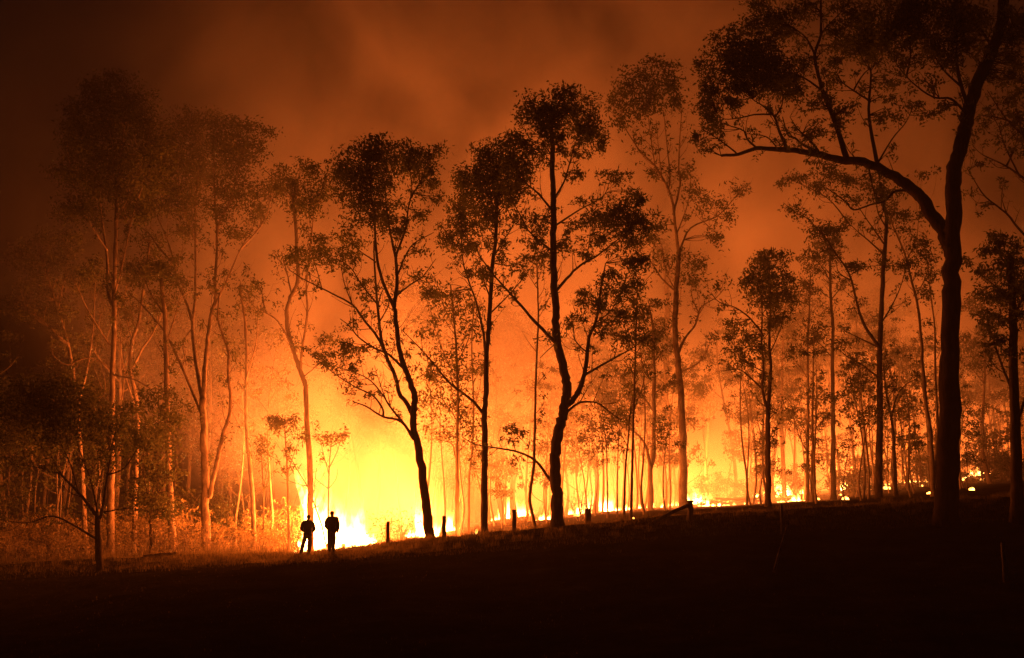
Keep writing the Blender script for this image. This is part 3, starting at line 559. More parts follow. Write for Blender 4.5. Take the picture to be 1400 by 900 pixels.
px_tree('gum_tree', 'twin-stemmed dark tree with a compact crown beyond the strainer post', 70,
  [(9, 6, [(1051, 704), (1050, 647), (1050, 600), (1050, 561)]), (5, 1.5, [(1050, 580), (1048, 557), (1042, 531), (1044, 502), (1041, 467), (1042, 430), (1040, 395)]), (6, 1.5, [(1050, 562), (1051, 551), (1054, 502), (1052, 473), (1053, 438), (1054, 410), (1052, 370)]), (3, 0.8, [(1043, 458), (1026, 436), (1006, 421), (983, 413), (972, 400)]), (3, 0.8, [(1042, 531), (1023, 514), (1009, 505), (986, 508)]), (2, 0.7, [(1043, 508), (1022, 496), (1012, 480)]), (2, 0.7, [(1054, 480), (1065, 455), (1072, 430)])],
  [(1050, 343, 14, 9), (1040, 358, 16, 12), (1065, 358, 15, 12), (1034, 378, 17, 13), (1060, 382, 18, 13), (1077, 380, 11, 10), (1045, 403, 20, 12), (1080, 396, 10, 9), (1024, 394, 11, 10), (1010, 440, 14, 10), (1065, 438, 16, 10), (1020, 460, 13, 9), (1000, 468, 12, 10), (1034, 468, 10, 8), (1014, 488, 12, 8), (1060, 420, 13, 9), (1085, 412, 9, 8)],
  'dark_bark', dens=0.9, leaf=0.200, seed=33)
px_tree('gum_sapling', 'left of two thin trunks rising close together mid slope', 82, [(5, 1.8, [(1104, 688), (1104, 620), (1105, 561), (1104, 473), (1106, 438), (1107, 410), (1108, 375)]), (2, 0.7, [(1103, 516), (1087, 493), (1078, 479)]), (2, 0.7, [(1104, 620), (1090, 590), (1084, 565)])],
  [(1100, 388, 14, 10), (1110, 370, 11, 10), (1090, 410, 12, 9), (1116, 400, 11, 9), (1095, 460, 16, 7), (1108, 466, 12, 7), (1124, 440, 9, 8), (1082, 478, 11, 7), (1084, 565, 10, 7)], 'grey_bark', dens=0.6, leaf=0.2, seed=34)
px_tree('gum_sapling', 'right of two thin trunks rising close together mid slope', 81, [(5, 1.5, [(1111, 689), (1111, 620), (1111, 561), (1112, 500), (1113, 460)]), (1.8, 0.7, [(1111, 590), (1125, 575), (1136, 560)])], [(1113, 455, 12, 9), (1122, 480, 9, 7)], 'grey_bark', dens=0.6, leaf=0.2, seed=35)
px_tree('gum_tree', 'straight single trunk with flat layered foliage between thin stems', 84, [(8, 3, [(1140, 688), (1139, 626), (1139, 561), (1138, 488), (1139, 450), (1136, 415), (1135, 381), (1135, 345)]), (2, 0.8, [(1138, 489), (1126, 476), (1116, 465)]), (2, 0.8, [(1135, 385), (1120, 360), (1105, 350)]), (2, 0.8, [(1136, 410), (1148, 395), (1152, 385)])],
  [(1110, 346, 17, 6), (1126, 336, 14, 8), (1142, 350, 14, 7), (1151, 390, 10, 7), (1100, 354, 11, 5), (1130, 312, 14, 7), (1145, 325, 12, 6), (1116, 463, 10, 6)], 'dark_bark', dens=0.8, leaf=0.2, seed=36)
px_tree('gum_tree', 'tall straight dark trunk with a swept left limb and tiered crown', 76,
  [(11, 4, [(1201, 690), (1202, 647), (1203, 561), (1203, 477), (1205, 430), (1207, 380), (1210, 340), (1212, 297), (1207, 277), (1204, 250)]), (5, 1.2, [(1202, 475), (1183, 447), (1173, 420), (1165, 387), (1157, 367), (1140, 343), (1130, 327), (1118, 308)]), (2, 0.8, [(1163, 383), (1147, 373), (1143, 358)]), (3, 0.8, [(1208, 348), (1192, 333), (1173, 317), (1160, 305)]), (3, 0.8, [(1209, 334), (1197, 317), (1183, 297), (1172, 280)]), (2.5, 0.8, [(1206, 440), (1222, 413), (1233, 387), (1240, 360)]),
   (3.5, 0.8, [(1202, 516), (1179, 499), (1159, 488), (1145, 476)]), (3, 0.8, [(1201, 475), (1174, 462), (1151, 450)]), (2.5, 0.8, [(1211, 310), (1200, 290), (1198, 262)]), (2, 0.8, [(1130, 328), (1105, 300), (1085, 290)]), (2, 0.8, [(1160, 305), (1130, 270), (1080, 245)])],
  [(1070, 248, 14, 7), (1082, 240, 10, 6), (1110, 260, 12, 8), (1085, 290, 14, 8), (1115, 310, 14, 7), (1135, 316, 17, 8), (1152, 304, 13, 8), (1117, 344, 16, 6), (1105, 235, 13, 8), (1140, 240, 18, 11), (1166, 242, 16, 11), (1180, 360, 20, 6), (1164, 365, 12, 5), (1200, 354, 16, 8), (1192, 250, 16, 11), (1215, 262, 14, 9), (1170, 275, 12, 8), (1240, 358, 14, 10), (1145, 474, 10, 8), (1150, 448, 9, 6), (1225, 290, 12, 9)],
  'dark_bark', dens=0.7, leaf=0.2, seed=37)
px_tree('gum_tree', 'slender gum leaning left just before the big gum trunk', 71,
  [(7, 2, [(1276, 688), (1275, 648), (1272, 590), (1266, 553), (1261, 498), (1260, 470), (1255, 420), (1247, 387), (1238, 350), (1227, 323), (1217, 300)]), (5, 1.5, [(1277, 640), (1282, 590), (1279, 512), (1278, 449), (1272, 400), (1268, 360)]), (2, 0.8, [(1252, 405), (1265, 380), (1272, 350)]), (2, 0.8, [(1240, 355), (1252, 330), (1256, 300)])],
  [(1238, 300, 15, 12), (1254, 330, 16, 13), (1236, 368, 13, 11), (1262, 378, 15, 12), (1268, 405, 13, 11), (1232, 252, 13, 9), (1270, 235, 13, 8), (1215, 290, 12, 9), (1272, 345, 13, 11), (1256, 290, 13, 9)], 'grey_bark', dens=0.6, leaf=0.2, seed=38)
px_tree('gum_sapling', 'curved sapling with one raised arm right of the tall straight trunk', 79, [(6, 2, [(1225, 680), (1223, 626), (1219, 572), (1212, 540), (1208, 500)]), (2.5, 0.8, [(1219, 570), (1225, 545), (1237, 527), (1253, 518)])], [(1208, 495, 12, 9), (1253, 515, 10, 7)], 'dark_bark', dens=0.6, leaf=0.2, seed=39)
px_tree('big_gum_tree', 'huge dark gum with one massive limb reaching over the smoke', 50,
  [(32, 14, [(1295, 702), (1296, 640), (1298, 560), (1299, 480), (1301, 400), (1302, 330), (1304, 272), (1304, 237), (1313, 200), (1323, 160), (1333, 120), (1349, 87), (1362, 56), (1371, 19), (1374, -20), (1372, -70)]),
   (22, 4, [(1300, 340), (1290, 318), (1273, 293), (1257, 267), (1237, 252), (1207, 232), (1180, 222), (1150, 219), (1123, 212), (1100, 208), (1077, 205), (1055, 204), (1034, 203), (1010, 211), (986, 213)]),
   (6, 1.5, [(1077, 205), (1066, 181), (1059, 160), (1047, 148), (1029, 136)]), (3, 1, [(1060, 160), (1069, 144), (1070, 125)]), (3, 1, [(1058, 156), (1031, 157), (1013, 161), (991, 163), (980, 155)]), (3.5, 1, [(1034, 202), (1022, 191), (1017, 179), (994, 171), (978, 165)]), (2.5, 1, [(1060, 199), (1047, 187), (1021, 183)]), (3, 1, [(1006, 209), (991, 197), (973, 184), (962, 178)]),
   (5, 1.5, [(1117, 207), (1101, 200), (1087, 189), (1077, 184), (1070, 160)]), (4, 1, [(1118, 205), (1105, 190), (1090, 176), (1080, 160)]), (9, 2.5, [(1157, 216), (1143, 171), (1127, 131), (1117, 96), (1114, 75), (1122, 48), (1122, 16), (1123, -15)]), (4, 1.2, [(1116, 80), (1103, 53), (1087, 40), (1070, 30)]), (3.5, 1, [(1123, 123), (1103, 109), (1085, 101), (1060, 98)]), (3, 1, [(1121, 50), (1130, 37), (1151, 16)]),
   (7, 2, [(1200, 225), (1190, 177), (1188, 140), (1191, 103), (1187, 87), (1183, 65)]), (3.5, 1, [(1188, 138), (1167, 124), (1151, 112), (1142, 95)]), (3, 1, [(1168, 122), (1182, 100), (1204, 84)]), (3, 1, [(1201, 222), (1220, 190), (1238, 168), (1248, 148)]), (4, 1.5, [(1250, 262), (1225, 261), (1210, 275), (1190, 280), (1167, 287), (1155, 275), (1130, 257)]), (3, 1, [(1187, 226), (1192, 250), (1198, 278)]),
   (7, 2, [(1325, 150), (1313, 115), (1308, 84), (1308, 50), (1300, 20)]), (4, 1.2, [(1314, 118), (1294, 100), (1282, 84), (1270, 65)]), (4, 1, [(1320, 155), (1300, 135), (1279, 134), (1257, 121), (1235, 100), (1216, 72)]), (2.5, 1, [(1277, 133), (1276, 118), (1272, 108)]), (5, 1.5, [(1358, 66), (1340, 40), (1325, 10), (1310, -20)]), (3, 1, [(1240, 102), (1245, 70), (1240, 40)]), (4, 1, [(1362, 60), (1380, 40), (1395, 10)])],
  [(985, 62, 22, 15), (1010, 46, 20, 13), (966, 90, 16, 14), (990, 85, 17, 13), (1040, 32, 23, 15), (1070, 22, 23, 15), (1095, 12, 20, 14), (956, 120, 14, 12), (975, 128, 17, 14), (961, 153, 14, 12), (975, 165, 15, 14), (956, 184, 11, 13), (1000, 102, 17, 13), (1020, 86, 20, 14), (1042, 92, 26, 17), (1068, 96, 26, 17), (1036, 110, 25, 15), (1060, 118, 22, 15), (1085, 110, 20, 14), (1010, 120, 17, 13), (1000, 140, 14, 12), (1085, 128, 16, 12), (1055, 57, 20, 13), (1077, 46, 16, 12), (1022, 62, 14, 10), (1100, 82, 13, 11),
   (1145, 85, 14, 12), (1142, 45, 14, 11), (1166, 42, 24, 16), (1190, 50, 26, 16), (1215, 40, 20, 15), (1180, 65, 20, 12), (1156, 62, 16, 12), (1200, 25, 20, 13), (1235, 26, 20, 15), (1260, 10, 23, 13), (1270, 45, 20, 15), (1295, 30, 20, 15), (1285, 65, 18, 12), (1265, 70, 16, 10), (1310, 55, 18, 15), (1330, 40, 16, 14), (1320, 10, 18, 13), (1345, 70, 11, 10), (1125, 140, 14, 12), (1160, 150, 16, 13), (1150, 170, 14, 10), (1140, 112, 12, 10), (1110, 150, 12, 10), (1250, 145, 16, 9), (1270, 154, 13, 7), (1290, 148, 11, 7), (1110, 178, 14, 9), (1206, 160, 12, 12), (1211, 110, 15, 12),
   (1384, 60, 14, 14), (1396, 90, 12, 14), (1382, 108, 12, 10), (1382, 20, 13, 13), (1150, 8, 18, 10), (1040, -5, 26, 12), (1090, -20, 26, 14), (1150, -22, 26, 14), (1210, -20, 26, 14), (1270, -25, 26, 14), (1330, -25, 26, 14), (1390, -20, 22, 14), (1420, 40, 22, 16), (1215, 135, 10, 8), (1180, 120, 10, 8), (1010, 75, 14, 10), (965, 200, 9, 8), (1240, 8, 24, 14), (1210, 62, 18, 12), (1245, 48, 18, 13), (1298, 8, 20, 13), (1340, 22, 18, 14), (1360, 100, 13, 12), (1392, 35, 16, 15), (1372, 78, 12, 12), (1170, 20, 20, 12), (1300, 85, 14, 9), (1240, 85, 14, 10), (1190, 82, 14, 9)],
  'black_bark', dens=1.0, leaf=0.175, seed=40, spread=0.6)
px_tree('gum_tree', 'dark leafy gum right of the big gum', 50,
  [(17, 9, [(1391, 694), (1390, 640), (1386, 527), (1385, 440), (1384, 400), (1380, 350)]), (5, 1.5, [(1386, 540), (1370, 500), (1358, 465), (1350, 440)]), (4, 1.2, [(1385, 440), (1400, 400), (1412, 350)]), (3.5, 1, [(1384, 420), (1365, 395), (1345, 380)]), (6, 2, [(1388, 590), (1400, 550), (1412, 520), (1420, 480)]), (3, 1, [(1382, 375), (1368, 350), (1350, 335)])],
  [(1350, 340, 13, 11), (1375, 328, 18, 12), (1396, 348, 15, 14), (1346, 374, 14, 12), (1370, 374, 18, 14), (1390, 390, 15, 13), (1335, 400, 10, 8), (1356, 410, 12, 10), (1340, 430, 12, 8), (1380, 430, 16, 12), (1356, 455, 12, 8), (1344, 475, 10, 7), (1371, 470, 12, 8), (1392, 480, 11, 9), (1326, 356, 9, 8), (1420, 380, 20, 16), (1425, 430, 18, 14), (1360, 325, 12, 8)],
  'dark_bark', dens=0.95, leaf=0.180, seed=41)
px_tree('gum_tree', 'gum at the far right edge reaching thin bare branches towards the big gum', 53,
  [(18, 9, [(1440, 690), (1438, 560), (1434, 430), (1430, 340), (1426, 260), (1424, 180), (1420, 90)]), (5, 1, [(1430, 345), (1399, 320), (1376, 292), (1347, 269), (1330, 243), (1322, 230)]), (5, 1, [(1426, 265), (1398, 243), (1375, 227), (1344, 212), (1330, 200)]), (3, 0.8, [(1394, 241), (1376, 205), (1366, 175), (1352, 150)]), (4, 1, [(1424, 215), (1400, 187), (1375, 162), (1350, 124)]), (3, 0.8, [(1380, 166), (1360, 160), (1338, 158)]), (3, 0.8, [(1400, 190), (1392, 160), (1386, 130)]), (3, 0.8, [(1376, 228), (1388, 200), (1394, 175)])],
  [(1396, 130, 16, 12), (1386, 158, 12, 9), (1398, 170, 12, 11), (1350, 150, 9, 7), (1372, 140, 10, 7), (1400, 205, 12, 10), (1366, 190, 8, 7), (1420, 100, 18, 16), (1430, 150, 18, 16), (1340, 225, 7, 6), (1350, 280, 8, 6)], 'dark_bark', dens=0.7, leaf=0.17, seed=42)

# ================================================================ the wood behind, built from a few kinds and copied
def make_gum(name, h, r0, nb, blob, dens, seed, bark, lo=0.45, leaf=0.24, lean=0.04):
    """a free-standing gum in metres at the origin: trunk, rising limbs, leaf clumps at their ends"""
    global rng
    rng = np.random.default_rng(seed); r = random.Random(seed)
    root = empty(name, (0, 0, 0)); n = 9
    tp = [np.array((0, 0, -0.4))]
    for i in range(1, n):
        t = i / (n - 1); tp.append(np.array((lean * h * t + 0.03 * h * math.sin(t * 4 + seed), 0.02 * h * math.sin(t * 5 + 2 * seed), h * 0.92 * t)))
    ln = smooth_line(tp, 3); rad = np.linspace(r0, r0 * 0.18, len(ln)) * (1 + 0.35 * np.exp(-np.arange(len(ln)) * 0.9))
    b = MB(); b.tube(ln, rad, 8, rough=0.06); pts = [(ln[-1], 1.0)]
    for i in range(nb):
        t = lo + (0.97 - lo) * (i + r.random()) / nb; j = int(t * (len(ln) - 1)); A = ln[j]
        az = i * 2.4 + r.uniform(-0.5, 0.5); L = h * r.uniform(0.12, 0.30) * (1.15 - 0.55 * t); up = r.uniform(0.6, 1.6)
        d = np.array((math.cos(az), math.sin(az), up)); d /= np.linalg.norm(d); e = A + d * L + np.array((0, 0, 0.05 * L))
        mid = (A + e) / 2 + rng.normal(size=3) * 0.06 * L + np.array((math.cos(az), math.sin(az), 0)) * 0.1 * L
        q = smooth_line([A, mid, e], 4); b.tube(q, np.linspace(rad[j] * 0.55, 0.012, len(q)), 6, cap=False); pts.append((e, r.uniform(0.6, 1.15)))
        if r.random() < 0.75:
            d2 = d + rng.normal(size=3) * 0.5; d2[2] = abs(d2[2]) + 0.2; d2 /= np.linalg.norm(d2); e2 = mid + d2 * L * 0.55
            q = smooth_line([mid, (mid + e2) / 2 + rng.normal(size=3) * 0.04 * L, e2], 3); b.tube(q, np.linspace(rad[j] * 0.3, 0.01, len(q)), 5, cap=False); pts.append((e2, r.uniform(0.5, 0.9)))
    b.ob('trunk', bark, root)
    al = []
    for e, s in pts:
        for _ in range(r.choice((1, 2))):
            R = np.array((1.0, 1.0, 0.62)) * blob * s * r.uniform(0.7, 1.2)
            al.append(clump_points(e + rng.normal(size=3) * blob * 0.35, R, max(20, int(dens * R[0] * R[2] / (leaf * leaf * 0.12) * 1.9)))[0])
    tag(leaves_ob('crown', np.vstack(al), 'leaf', root, np.zeros(3), leaf * 1.1, leaf * 0.45), kind='stuff')
    return root
KINDS = {
  'tall': [make_gum('hazy_gum_tree', 17, 0.20, 9, 1.25, 0.8, 101, 'grey_bark', 0.5), make_gum('hazy_gum_tree', 15, 0.17, 8, 1.15, 0.8, 102, 'grey_bark', 0.55, lean=-0.05), make_gum('hazy_gum_tree', 19, 0.24, 11, 1.3, 0.75, 103, 'pale_bark', 0.48)],
  'thin': [make_gum('thin_gum_sapling', 11, 0.085, 8, 0.75, 0.55, 104, 'grey_bark', 0.42), make_gum('thin_gum_sapling', 9, 0.07, 7, 0.65, 0.5, 105, 'grey_bark', 0.4, lean=0.08), make_gum('thin_gum_sapling', 13, 0.10, 9, 0.7, 0.5, 106, 'grey_bark', 0.5, lean=-0.06), make_gum('thin_gum_sapling', 7, 0.06, 8, 0.7, 0.6, 107, 'grey_bark', 0.25)],
  'bare': [make_gum('bare_pole_sapling', 12, 0.08, 4, 0.35, 0.4, 108, 'grey_bark', 0.6), make_gum('bare_pole_sapling', 10, 0.07, 3, 0.3, 0.4, 109, 'grey_bark', 0.5, lean=0.07)],
}
LAB = {'tall': ('tall gum', 'tree', 'tall gums deep in the smoke'), 'thin': ('thin leafy sapling', 'tree', 'leafy saplings in the wood behind'), 'bare': ('bare pole sapling', 'tree', 'bare saplings in the wood behind')}
MARKS = [(138, 'low dark wide-crowned tree'), (236, 'mottled pale trunk'), (283, 'big pale gum'), (347, 'thin pale trunk'), (425, 'people'), (560, 'leaning dark gum'), (626, 'slim sapling'), (662, 'forked gum'), (762, 'stout gum'), (804, 'stump'), (860, 'paired saplings'), (890, 'rusty-leaved gum'), (934, 'reddish-lit gum'), (1050, 'twin-stemmed tree'), (1108, 'paired thin trunks'), (1140, 'single straight trunk'), (1201, 'tall straight dark trunk'), (1225, 'curved sapling'), (1276, 'slender leaning gum'), (1296, 'huge gum'), (1390, 'leafy right-hand gum')]
MARKS[-1] = (1390, 'dark leafy gum')
def where(desc, px, D):
    """say what it stands behind or between"""
    deg = 'clear' if D < 88 else ('hazy' if D < 102 else 'faint')
    lo = [m for m in MARKS if m[0] <= px]; hi = [m for m in MARKS if m[0] > px]
    if lo and px - lo[-1][0] < 9: w_ = 'directly behind the ' + lo[-1][1]
    elif hi and hi[0][0] - px < 9: w_ = 'directly behind the ' + hi[0][1]
    elif lo and hi: w_ = 'behind, between the %s and the %s' % (lo[-1][1], hi[0][1])
    elif hi: w_ = 'out beyond the ' + hi[0][1]
    else: w_ = 'out beyond the ' + lo[-1][1]
    return '%s %s %s' % (deg, desc, w_)
used = set()
def place(kind, px, D, s=None, rz=None):
    i = rnd.randrange(len(KINDS[kind])); p = KINDS[kind][i]
    if (kind, i) in used: o = copy_tree(p)
    else: o = p; used.add((kind, i))
    x = (px - 700) / F * D * 1.03
    o.location = (x, D, tz(x, D)); s = s or rnd.uniform(0.8, 1.2); o.scale = (s, s, s * rnd.uniform(0.92, 1.1)); o.rotation_euler = (0, 0, rz if rz is not None else rnd.uniform(0, 6.28))
    tag(o, where(LAB[kind][0], px, D), LAB[kind][1], LAB[kind][2]); return o
for px, D in [(30, 92), (85, 100), (140, 88), (205, 104), (262, 95), (318, 108), (478, 112), (497, 98), (608, 92), (690, 100), (705, 96), (548, 120), (770, 112), (830, 106), (965, 118), (990, 104), (1020, 126), (1075, 112), (1125, 120), (1165, 106), (1190, 126), (1240, 112), (1265, 122), (1290, 104), (1335, 110), (1365, 122), (1395, 108), (1430, 118), (-30, 96), (60, 84), (112, 94), (180, 86), (240, 98), (290, 88), (338, 96), (372, 104), (400, 90), (520, 108), (575, 98), (590, 110), (650, 104), (735, 102), (790, 98), (860, 110), (1045, 104), (1100, 112), (1215, 116)]:
    place('tall', px, D)
for px, D in [(15, 82), (62, 88), (110, 80), (160, 92), (212, 84), (255, 90), (300, 84), (330, 92), (640, 96), (672, 84), (690, 76), (718, 90), (745, 84), (790, 80), (806, 92), (818, 78), (845, 86), (872, 96), (900, 84), (918, 100), (985, 104), (1005, 92), (1018, 100), (1030, 86), (1062, 98), (1068, 108), (1082, 90), (1095, 102), (1120, 94), (1128, 106), (1150, 98), (1160, 112), (1168, 94), (1178, 104), (1188, 96), (1215, 104), (1222, 92), (1235, 100), (1243, 110), (1252, 94), (1262, 106), (1285, 98), (1318, 100), (1330, 92), (1345, 104), (1352, 96), (1362, 110), (1375, 100), (1410, 96), (1440, 106)]:
    place('thin', px, D)
for px, D in [(352, 88), (382, 96), (455, 100), (520, 96), (600, 84), (668, 92), (700, 88), (755, 94), (800, 86), (822, 100), (858, 92), (880, 86), (912, 92), (958, 106), (1012, 96), (1024, 108), (1040, 94), (1058, 104), (1076, 96), (1090, 110), (1116, 100), (1146, 104), (1155, 92), (1164, 100), (1172, 110), (1182, 98), (1194, 106), (1218, 98), (1230, 106), (1238, 94), (1248, 102), (1256, 112), (1282, 104), (1322, 106), (1336, 98), (1348, 112), (1368, 104)]:
    place('bare', px, D)

for i in range(30):
    px = rnd.uniform(570, 1420)
    if 935 < px < 1010: px -= 90
    place('tall', px, rnd.uniform(84, 112) + max(0, px - 900) * 0.012, rnd.uniform(0.6, 0.95))
for i in range(46):
    px = rnd.uniform(585, 1300) if i % 5 else rnd.uniform(-10, 400)
    if 940 < px < 1005: px += 75
    place('thin', px, rnd.uniform(70, 92) + max(0, px - 900) * 0.012, rnd.uniform(0.6, 1.05))
for i in range(44):
    px = rnd.uniform(585, 1300) if i % 4 else rnd.uniform(-10, 420)
    if 940 < px < 1005: px -= 75
    place('bare', px, rnd.uniform(68, 92) + max(0, px - 900) * 0.012, rnd.uniform(0.6, 1.1))

# ---------------------------------------------------------------- scrub
def make_scrub(name, h, w, stems, leaves, seed, leafmat='scrub_leaf', leaf=0.14):
    global rng
    rng = np.random.default_rng(seed); root = empty(name, (0, 0, 0)); b = MB(); ends = []
    for i in range(stems):
        a = rng.uniform(0, 6.28); q = rng.uniform(0.1, 1) ** 0.7
        e = np.array((math.cos(a) * w * q, math.sin(a) * w * q, h * rng.uniform(0.55, 1.0) * (1.1 - 0.4 * q))); s = np.array((math.cos(a) * w * 0.12, math.sin(a) * w * 0.12, -0.1))
        m1 = s * 0.5 + e * 0.5 + rng.normal(size=3) * 0.1 * h; ln = smooth_line([s, m1, e], 4); b.tube(ln, np.linspace(0.022, 0.006, len(ln)), 5, cap=False); ends.append(e)
        for _ in range(3):
            k = rng.integers(3, len(ln)); e2 = ln[k] + rng.normal(size=3) * 0.22 * h; e2[2] = abs(e2[2]); b.tube(smooth_line([ln[k], (ln[k] + e2) / 2 + rng.normal(size=3) * 0.03 * h, e2], 2), [0.010, 0.008, 0.007, 0.006, 0.005], 4, cap=False); ends.append(e2)
    tag(b.ob('stems', 'grey_bark', root), kind='stuff')
    if leaves:
        P_ = np.vstack([clump_points(e, np.array((0.3, 0.3, 0.22)) * h * 0.55, leaves)[0] for e in ends]); P_[:, 2] = np.abs(P_[:, 2])
        tag(leaves_ob('foliage', P_, leafmat, root, np.zeros(3), leaf * 1.1, leaf * 0.45, 0.2), kind='stuff')
    return root
SCRUB = {'leafy': [make_scrub('leafy_scrub', 2.2, 1.3, 12, 34, 201), make_scrub('leafy_scrub', 1.5, 1.2, 10, 30, 202)], 'dry': [make_scrub('bare_scrub', 2.4, 1.1, 16, 3, 203), make_scrub('bare_scrub', 1.6, 1.0, 14, 3, 204)], 'dark': [make_scrub('dark_scrub', 3.2, 1.7, 14, 44, 205, 'leaf', 0.18), make_scrub('dark_scrub', 2.2, 1.5, 12, 44, 206, 'leaf', 0.18)]}
SLAB = {'leafy': ('dry leafy scrub', 'shrub', 'leafy scrub under the trees'), 'dry': ('tangled bare scrub', 'shrub', 'bare scrub under the trees'), 'dark': ('dense dark scrub', 'shrub', 'dark scrub among the saplings')}
def place_scrub(kind, px, D, s=None):
    i = rnd.randrange(2); p = SCRUB[kind][i]
    if (kind, i) in used: o = copy_tree(p)
    else: o = p; used.add((kind, i))
    x = (px - 700) / F * D * 1.02; o.location = (x, D, tz(x, D)); s = s or rnd.uniform(0.75, 1.25); o.scale = (s, s, s); o.rotation_euler = (0, 0, rnd.uniform(0, 6.28)); tag(o, where(SLAB[kind][0], px, D), SLAB[kind][1], SLAB[kind][2]); return o
for px, D, s in [(18, 66, 1.0), (70, 70, 1.2), (120, 67, 0.9), (172, 70, 1.0), (258, 69, 1.35), (262, 71, 1.5), (300, 68, 1.0), (318, 70, 0.9), (372, 70, 1.15), (384, 73, 1.3), (402, 72, 1.0), (40, 76, 1.3), (95, 78, 1.4), (150, 76, 1.3), (220, 78, 1.4), (365, 66, 0.8)]: place_scrub('leafy', px, D, s)
for px, D, s in [(8, 62, 0.9), (35, 63, 1.1), (60, 64, 1.0), (88, 62, 0.9), (118, 64, 1.1), (165, 63, 1.0), (192, 64, 0.9), (222, 63, 1.0), (250, 64, 1.1), (268, 63, 1.0), (305, 64, 0.9), (322, 63, 0.8), (355, 64, 0.9), (372, 63, 1.1), (390, 66, 1.0), (545, 63, 1.3), (556, 62, 0.9), (408, 68, 1.2), (712, 66, 0.9), (790, 70, 0.8)]: place_scrub('dry', px, D, s)
for px, D, s in [(5, 84, 1.6), (60, 82, 1.5), (110, 86, 1.7), (185, 84, 1.6), (240, 86, 1.6), (290, 82, 1.4), (320, 78, 1.0), (1145, 92, 1.0), (1165, 94, 1.3), (1180, 98, 1.1), (1255, 96, 1.0), (1285, 100, 1.2), (1335, 96, 1.3), (1352, 98, 1.2), (1372, 94, 1.1), (1080, 98, 1.0), (1010, 100, 1.1), (1240, 104, 1.2), (-20, 80, 1.6), (1035, 92, 0.8), (965, 96, 0.9)]: place_scrub('dark', px, D, s)

# saplings standing in the smoke by the people
px_tree('gum_sapling', 'hazy sapling with a small tuft behind the people', 66, [(3, 1.2, [(448, 752), (449, 690), (450, 640), (453, 605)]), (1.5, 0.7, [(450, 650), (442, 620), (438, 600)]), (1.5, 0.7, [(450, 640), (462, 615), (466, 595)])], [(453, 596, 13, 8), (440, 600, 8, 6), (466, 592, 8, 6)], 'grey_bark', dens=0.6, leaf=0.2, seed=51)
px_tree('gum_sapling', 'hazy small tree with a flat dark tuft beside the people', 66, [(4, 1.5, [(395, 752), (394, 690), (392, 630), (389, 580)]), (1.8, 0.7, [(393, 650), (402, 620), (410, 600)])], [(388, 571, 17, 9), (378, 580, 10, 7), (398, 575, 10, 7), (411, 598, 8, 6)], 'grey_bark', dens=0.9, leaf=0.2, seed=52)
px_tree('gum_sapling', 'pale straight sapling with a leafy top near the lit undergrowth', 67, [(3.2, 1.5, [(360, 754), (360, 700), (360, 665), (357, 620)]), (1.5, 0.7, [(360, 670), (366, 640), (372, 625)])], [(356, 607, 14, 10), (348, 618, 9, 7), (366, 612, 9, 7)], 'pale_bark', dens=0.5, leaf=0.18, seed=53)
px_tree('gum_sapling', 'bare forked sapling leaning over the largest blaze', 66, [(2.6, 1, [(447, 752), (440, 720), (430, 690), (420, 665), (405, 640), (395, 622)]), (1.4, 0.7, [(432, 695), (430, 665), (433, 640)]), (1.2, 0.7, [(420, 665), (402, 660), (388, 655)])], [], 'grey_bark', seed=54)

# ---------------------------------------------------------------- fallen timber
def log(name, label, a, b, r, mat, cat='log', D0=None, group=None):
    a, b = np.array(a, float), np.array(b, float); q = smooth_line([a, (a + b) / 2 + rng.normal(size=3) * 0.04 * np.linalg.norm(b - a) * np.array((1, 1, 0.3)), b], 6); m = MB(); m.tube(q, np.linspace(r, r * 0.7, len(q)), 9, rough=0.12)
    o = m.ob(name, mat, origin=tuple(a)); return tag(o, label, cat, group)
def gpt(px, D, up=0.0): x = (px - 700) / F * D * 1.0; return (x, D, tz(x, D) + up)
log('fallen_log', 'pale fallen log lying in the grass before the straight mottled trunk', gpt(205, 55.5, 0.08), gpt(252, 56, 0.08), 0.09, 'pale_bark')
br = [((955, 88.5, 0.1), (1005, 88, 0.5)), ((975, 87.5, 0.55), (1022, 88.5, 0.1)), ((985, 88, 0.1), (1035, 87.8, 0.45)), ((962, 88.6, 0.5), (996, 87.4, 0.1)), ((1000, 87.6, 0.5), (1046, 88.2, 0.1)), ((970, 88.8, 0.15), (1030, 88.6, 0.25))]
for a, b in br: log('burning_branch', 'charred branch in the burning heap beyond the strainer post', gpt(a[0], a[1], a[2]), gpt(b[0], b[1], b[2]), 0.09, 'char', 'branch', group='charred branches in the burning heap')

# ---------------------------------------------------------------- fence
def post(px, top, bot, D, wpx, label, lean=0.0, mat='post_wood'):
    m = D / F; x, _, _ = P(px, bot, D); z = tz(x, D); h = max(0.5, (bot - top) * m); r = wpx * m / 2
    b = MB(); n = 7; pts = [(lean * h * i / (n - 1) + 0.01 * math.sin(i * 2 + px), 0.01 * math.sin(i + px), -0.3 + (h + 0.3) * i / (n - 1)) for i in range(n)]; b.tube(pts, [r * 1.08, r * 1.05, r, r * 0.98, r, r * 0.97, r * 0.9], 9, rough=0.08)
    o = b.ob('fence_post', mat); o.location = (x, D, z); return tag(o, label, 'post', 'old fence posts along the crest')
post(530, 715, 744, 55.8, 5, 'first short fence post right of the people')
post(607, 706, 735, 55.8, 6, 'short fence post beside the foot of the leaning dark gum')
post(703, 698, 727, 55.8, 6, 'fence post standing between the forked gum and the kinked stem')
post(804, 697, 719, 57, 9, 'thick blurred stump of a post before the wide fire')
post(1069, 682, 722, 50, 4, 'thin faint fence stake on the dark slope beyond the strainer post', 0.02)
post(1371, 684, 735, 38, 7, 'faint fence post low on the dark slope at right')
